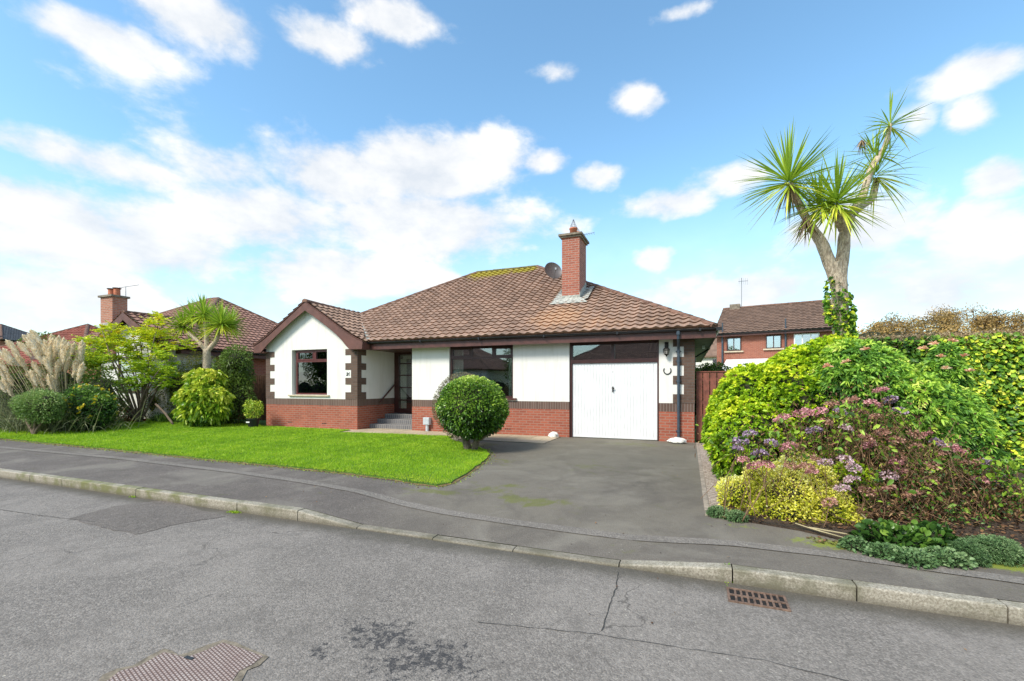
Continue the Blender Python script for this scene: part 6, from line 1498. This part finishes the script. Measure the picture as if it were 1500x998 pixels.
# drain grating
gm = plain('rusty_iron', (.19, .12, .085), .8, .4, 30, metal=.2, bst=.6)
gr = thing('drain_grate', 'rusty iron drain grating in the road beside the kerb', 'drain grate', (.53, 4.17, -.25), -.02)
g_ = MB(); GW, GD = .44, .27
frame_rect_h = lambda mb, x0, x1, y0, y1, w, z0, z1: mb.box(x0, x1, y0, y0 + w, z0, z1).box(x0, x1, y1 - w, y1, z0, z1).box(x0, x0 + w, y0 + w, y1 - w, z0, z1).box(x1 - w, x1, y0 + w, y1 - w, z0, z1)
frame_rect_h(g_, -GW/2, GW/2, -GD/2, GD/2, .018, .001, .012); g_.build('frame', gm, gr)
g_ = MB()
for k in range(1, 9): x = -GW/2 + .018 + (GW - .036) * k / 9; g_.box(x - .008, x + .008, -GD/2 + .018, GD/2 - .018, .001, .010)
g_.box(-GW/2 + .018, GW/2 - .018, -.011, .011, .0012, .0112); g_.build('bars', gm, gr)
MB().face([(-GW/2 + .01, -GD/2 + .01, .0025), (GW/2 - .01, -GD/2 + .01, .0025), (GW/2 - .01, GD/2 - .01, .0025), (-GW/2 + .01, GD/2 - .01, .0025)]).build('gully_shade', plain('gully_dark', (.012, .010, .009), .95, .6, 30), gr)  # flat black sheet stands in for the dark of the pit
# inspection cover
mc = thing('manhole_cover', 'rusty studded iron access cover set in the road with broken tarmac edge', 'manhole cover', (*at(275, 985, -.25), -.25), 0)
mo = Vector(mc.location)
def L3(px, py, z): x, y = at(px, py, -.25); return (x - mo.x, y - mo.y, z)
out = [(143, 1000), (150, 990), (170, 981), (195, 976), (218, 962), (240, 951), (252, 954), (262, 961), (275, 957), (300, 947), (328, 938), (345, 942), (370, 953), (394, 963), (380, 976), (362, 983), (352, 1003), (330, 1040), (200, 1060), (150, 1040)]
MB().face([L3(x, y, .005) for x, y in out][::-1]).build('broken_surround', plain('dusty_surround', (.20, .165, .12), .95, .4, 20, bst=.6, bsc=80), mc)
inn = [(155, 1001), (175, 985), (205, 977), (240, 957), (257, 961), (272, 965), (300, 955), (326, 943), (350, 950), (385, 963), (370, 975), (350, 985), (338, 1003), (320, 1030), (205, 1048), (160, 1030)]
def stud_mat():
    m, nt, b = nodes('studded_iron'); p = objc(nt); mp = nt.nodes.new('ShaderNodeMapping'); mp.inputs['Rotation'].default_value = (0, 0, .28); mp.inputs['Scale'].default_value = (46, 46, 46); nt.links.new(p, mp.inputs[0])
    t = nt.nodes.new('ShaderNodeTexBrick'); nt.links.new(mp.outputs[0], t.inputs['Vector']); t.inputs['Scale'].default_value = 1; t.inputs['Brick Width'].default_value = 1.3; t.inputs['Row Height'].default_value = .9; t.inputs['Mortar Size'].default_value = .20; t.inputs['Mortar Smooth'].default_value = .3
    n = noise(nt, 8, 7, .7, p); c = mix(nt, t.outputs['Fac'], mix(nt, ramp(nt, n, .35, .65), (.40, .30, .26), (.50, .41, .36)), (.16, .10, .08)); nt.links.new(c, b.inputs['Base Color']); b.inputs['Roughness'].default_value = .6; b.inputs['Metallic'].default_value = .25
    bump(nt, b, mth(nt, 'SUBTRACT', 1, t.outputs['Fac']), .8, .003); return m
MB().face([L3(x, y, .008) for x, y in inn][::-1]).build('cover_plate', stud_mat(), mc)
q = L3(277, 966, 0); MB().box(q[0] - .035, q[0] + .035, q[1] - .012, q[1] + .012, .009, .011).build('keyhole', M_black, mc)
# stone cover on the verge
so_ = MB().prism([(*at(x, y, -.11), -.10) for x, y in ((1344, 815), (1385, 813), (1398, 826), (1365, 826), (1350, 824))][::-1], (0, 0, .012)).build('stop_tap_cover', plain('pale_stone', (.42, .39, .28), .9, .3, 20)); tag(so_, 'small pale stone cover set in the pavement by the mossy verge', 'utility cover')
# fallen leaves and debris
def litter(name, n, area, m, L_=(.02, .045), zf=None):
    x0, x1, y0, y1 = area; P = np.column_stack([rng.uniform(x0, x1, n), rng.uniform(y0, y1, n), np.zeros(n)])
    for p in P: p[2] = (h(p[0], p[1]) if p[1] > 4.55 else -.25) + .008 if zf is None else zf(p[0], p[1])
    D = rvec(n) * np.array([1, 1, .25]); D = unit(D); D[:, 2] = np.abs(D[:, 2]); Ls = rng.uniform(*L_, n); V, Fs, Rn = leaves(P, D, Ls, Ls * .6, rng.random(n), fold=.15, bend=0, N=np.array([0, 0, 1.0]) + rvec(n) * .4); o = mesh_np(name, V, Fs, Rn, m); o['kind'] = 'stuff'; return o
litter('fallen_leaves', 46, (-6, 3, 4.6, 6.0), L_dry, (.012, .03))
litter('bed_leaf_litter', 2600, (.4, 4.8, 5.9, 7.0), L_dry, (.02, .06), lambda x, y: h(x, y) + .05 * min(1, max(0, y - 5.9)) + .035)
litter('edge_litter', 420, (1.2, 3.6, 5.40, 5.62), L_dry, (.015, .05))
litter('road_leaves', 14, (-2, 3, 3.0, 4.35), L_dry, (.012, .025)); litter('lawn_leaves', 160, (-14, -4, 6.7, 11), L_dry, (.015, .035), lambda x, y: h(x, y) + .045)
litter('drive_leaves', 36, (-3.4, .1, 6.6, 9.5), L_dry, (.012, .028))
for i, (a_, b_) in enumerate((((1165, 770), (1265, 800)), ((1185, 776), (1250, 788)), ((1255, 752), (1268, 790)))):
    p0, p1 = at(*a_, -.07), at(*b_, -.08)
    tag(MB().tube(bend_path((*p0, -.045), (*p1, -.05 if i < 2 else .12), 5, .03), [.006, .008, .008, .007, .006, .004], 5).build('dead_stalk', plain('straw_stem', (.38, .32, .18))), ('long pale dead stalk lying along the front of the bed', 'shorter dead stalk lying behind the long one at the bed edge', 'upright dead stalk leaning at the bed edge')[i], 'stalk')
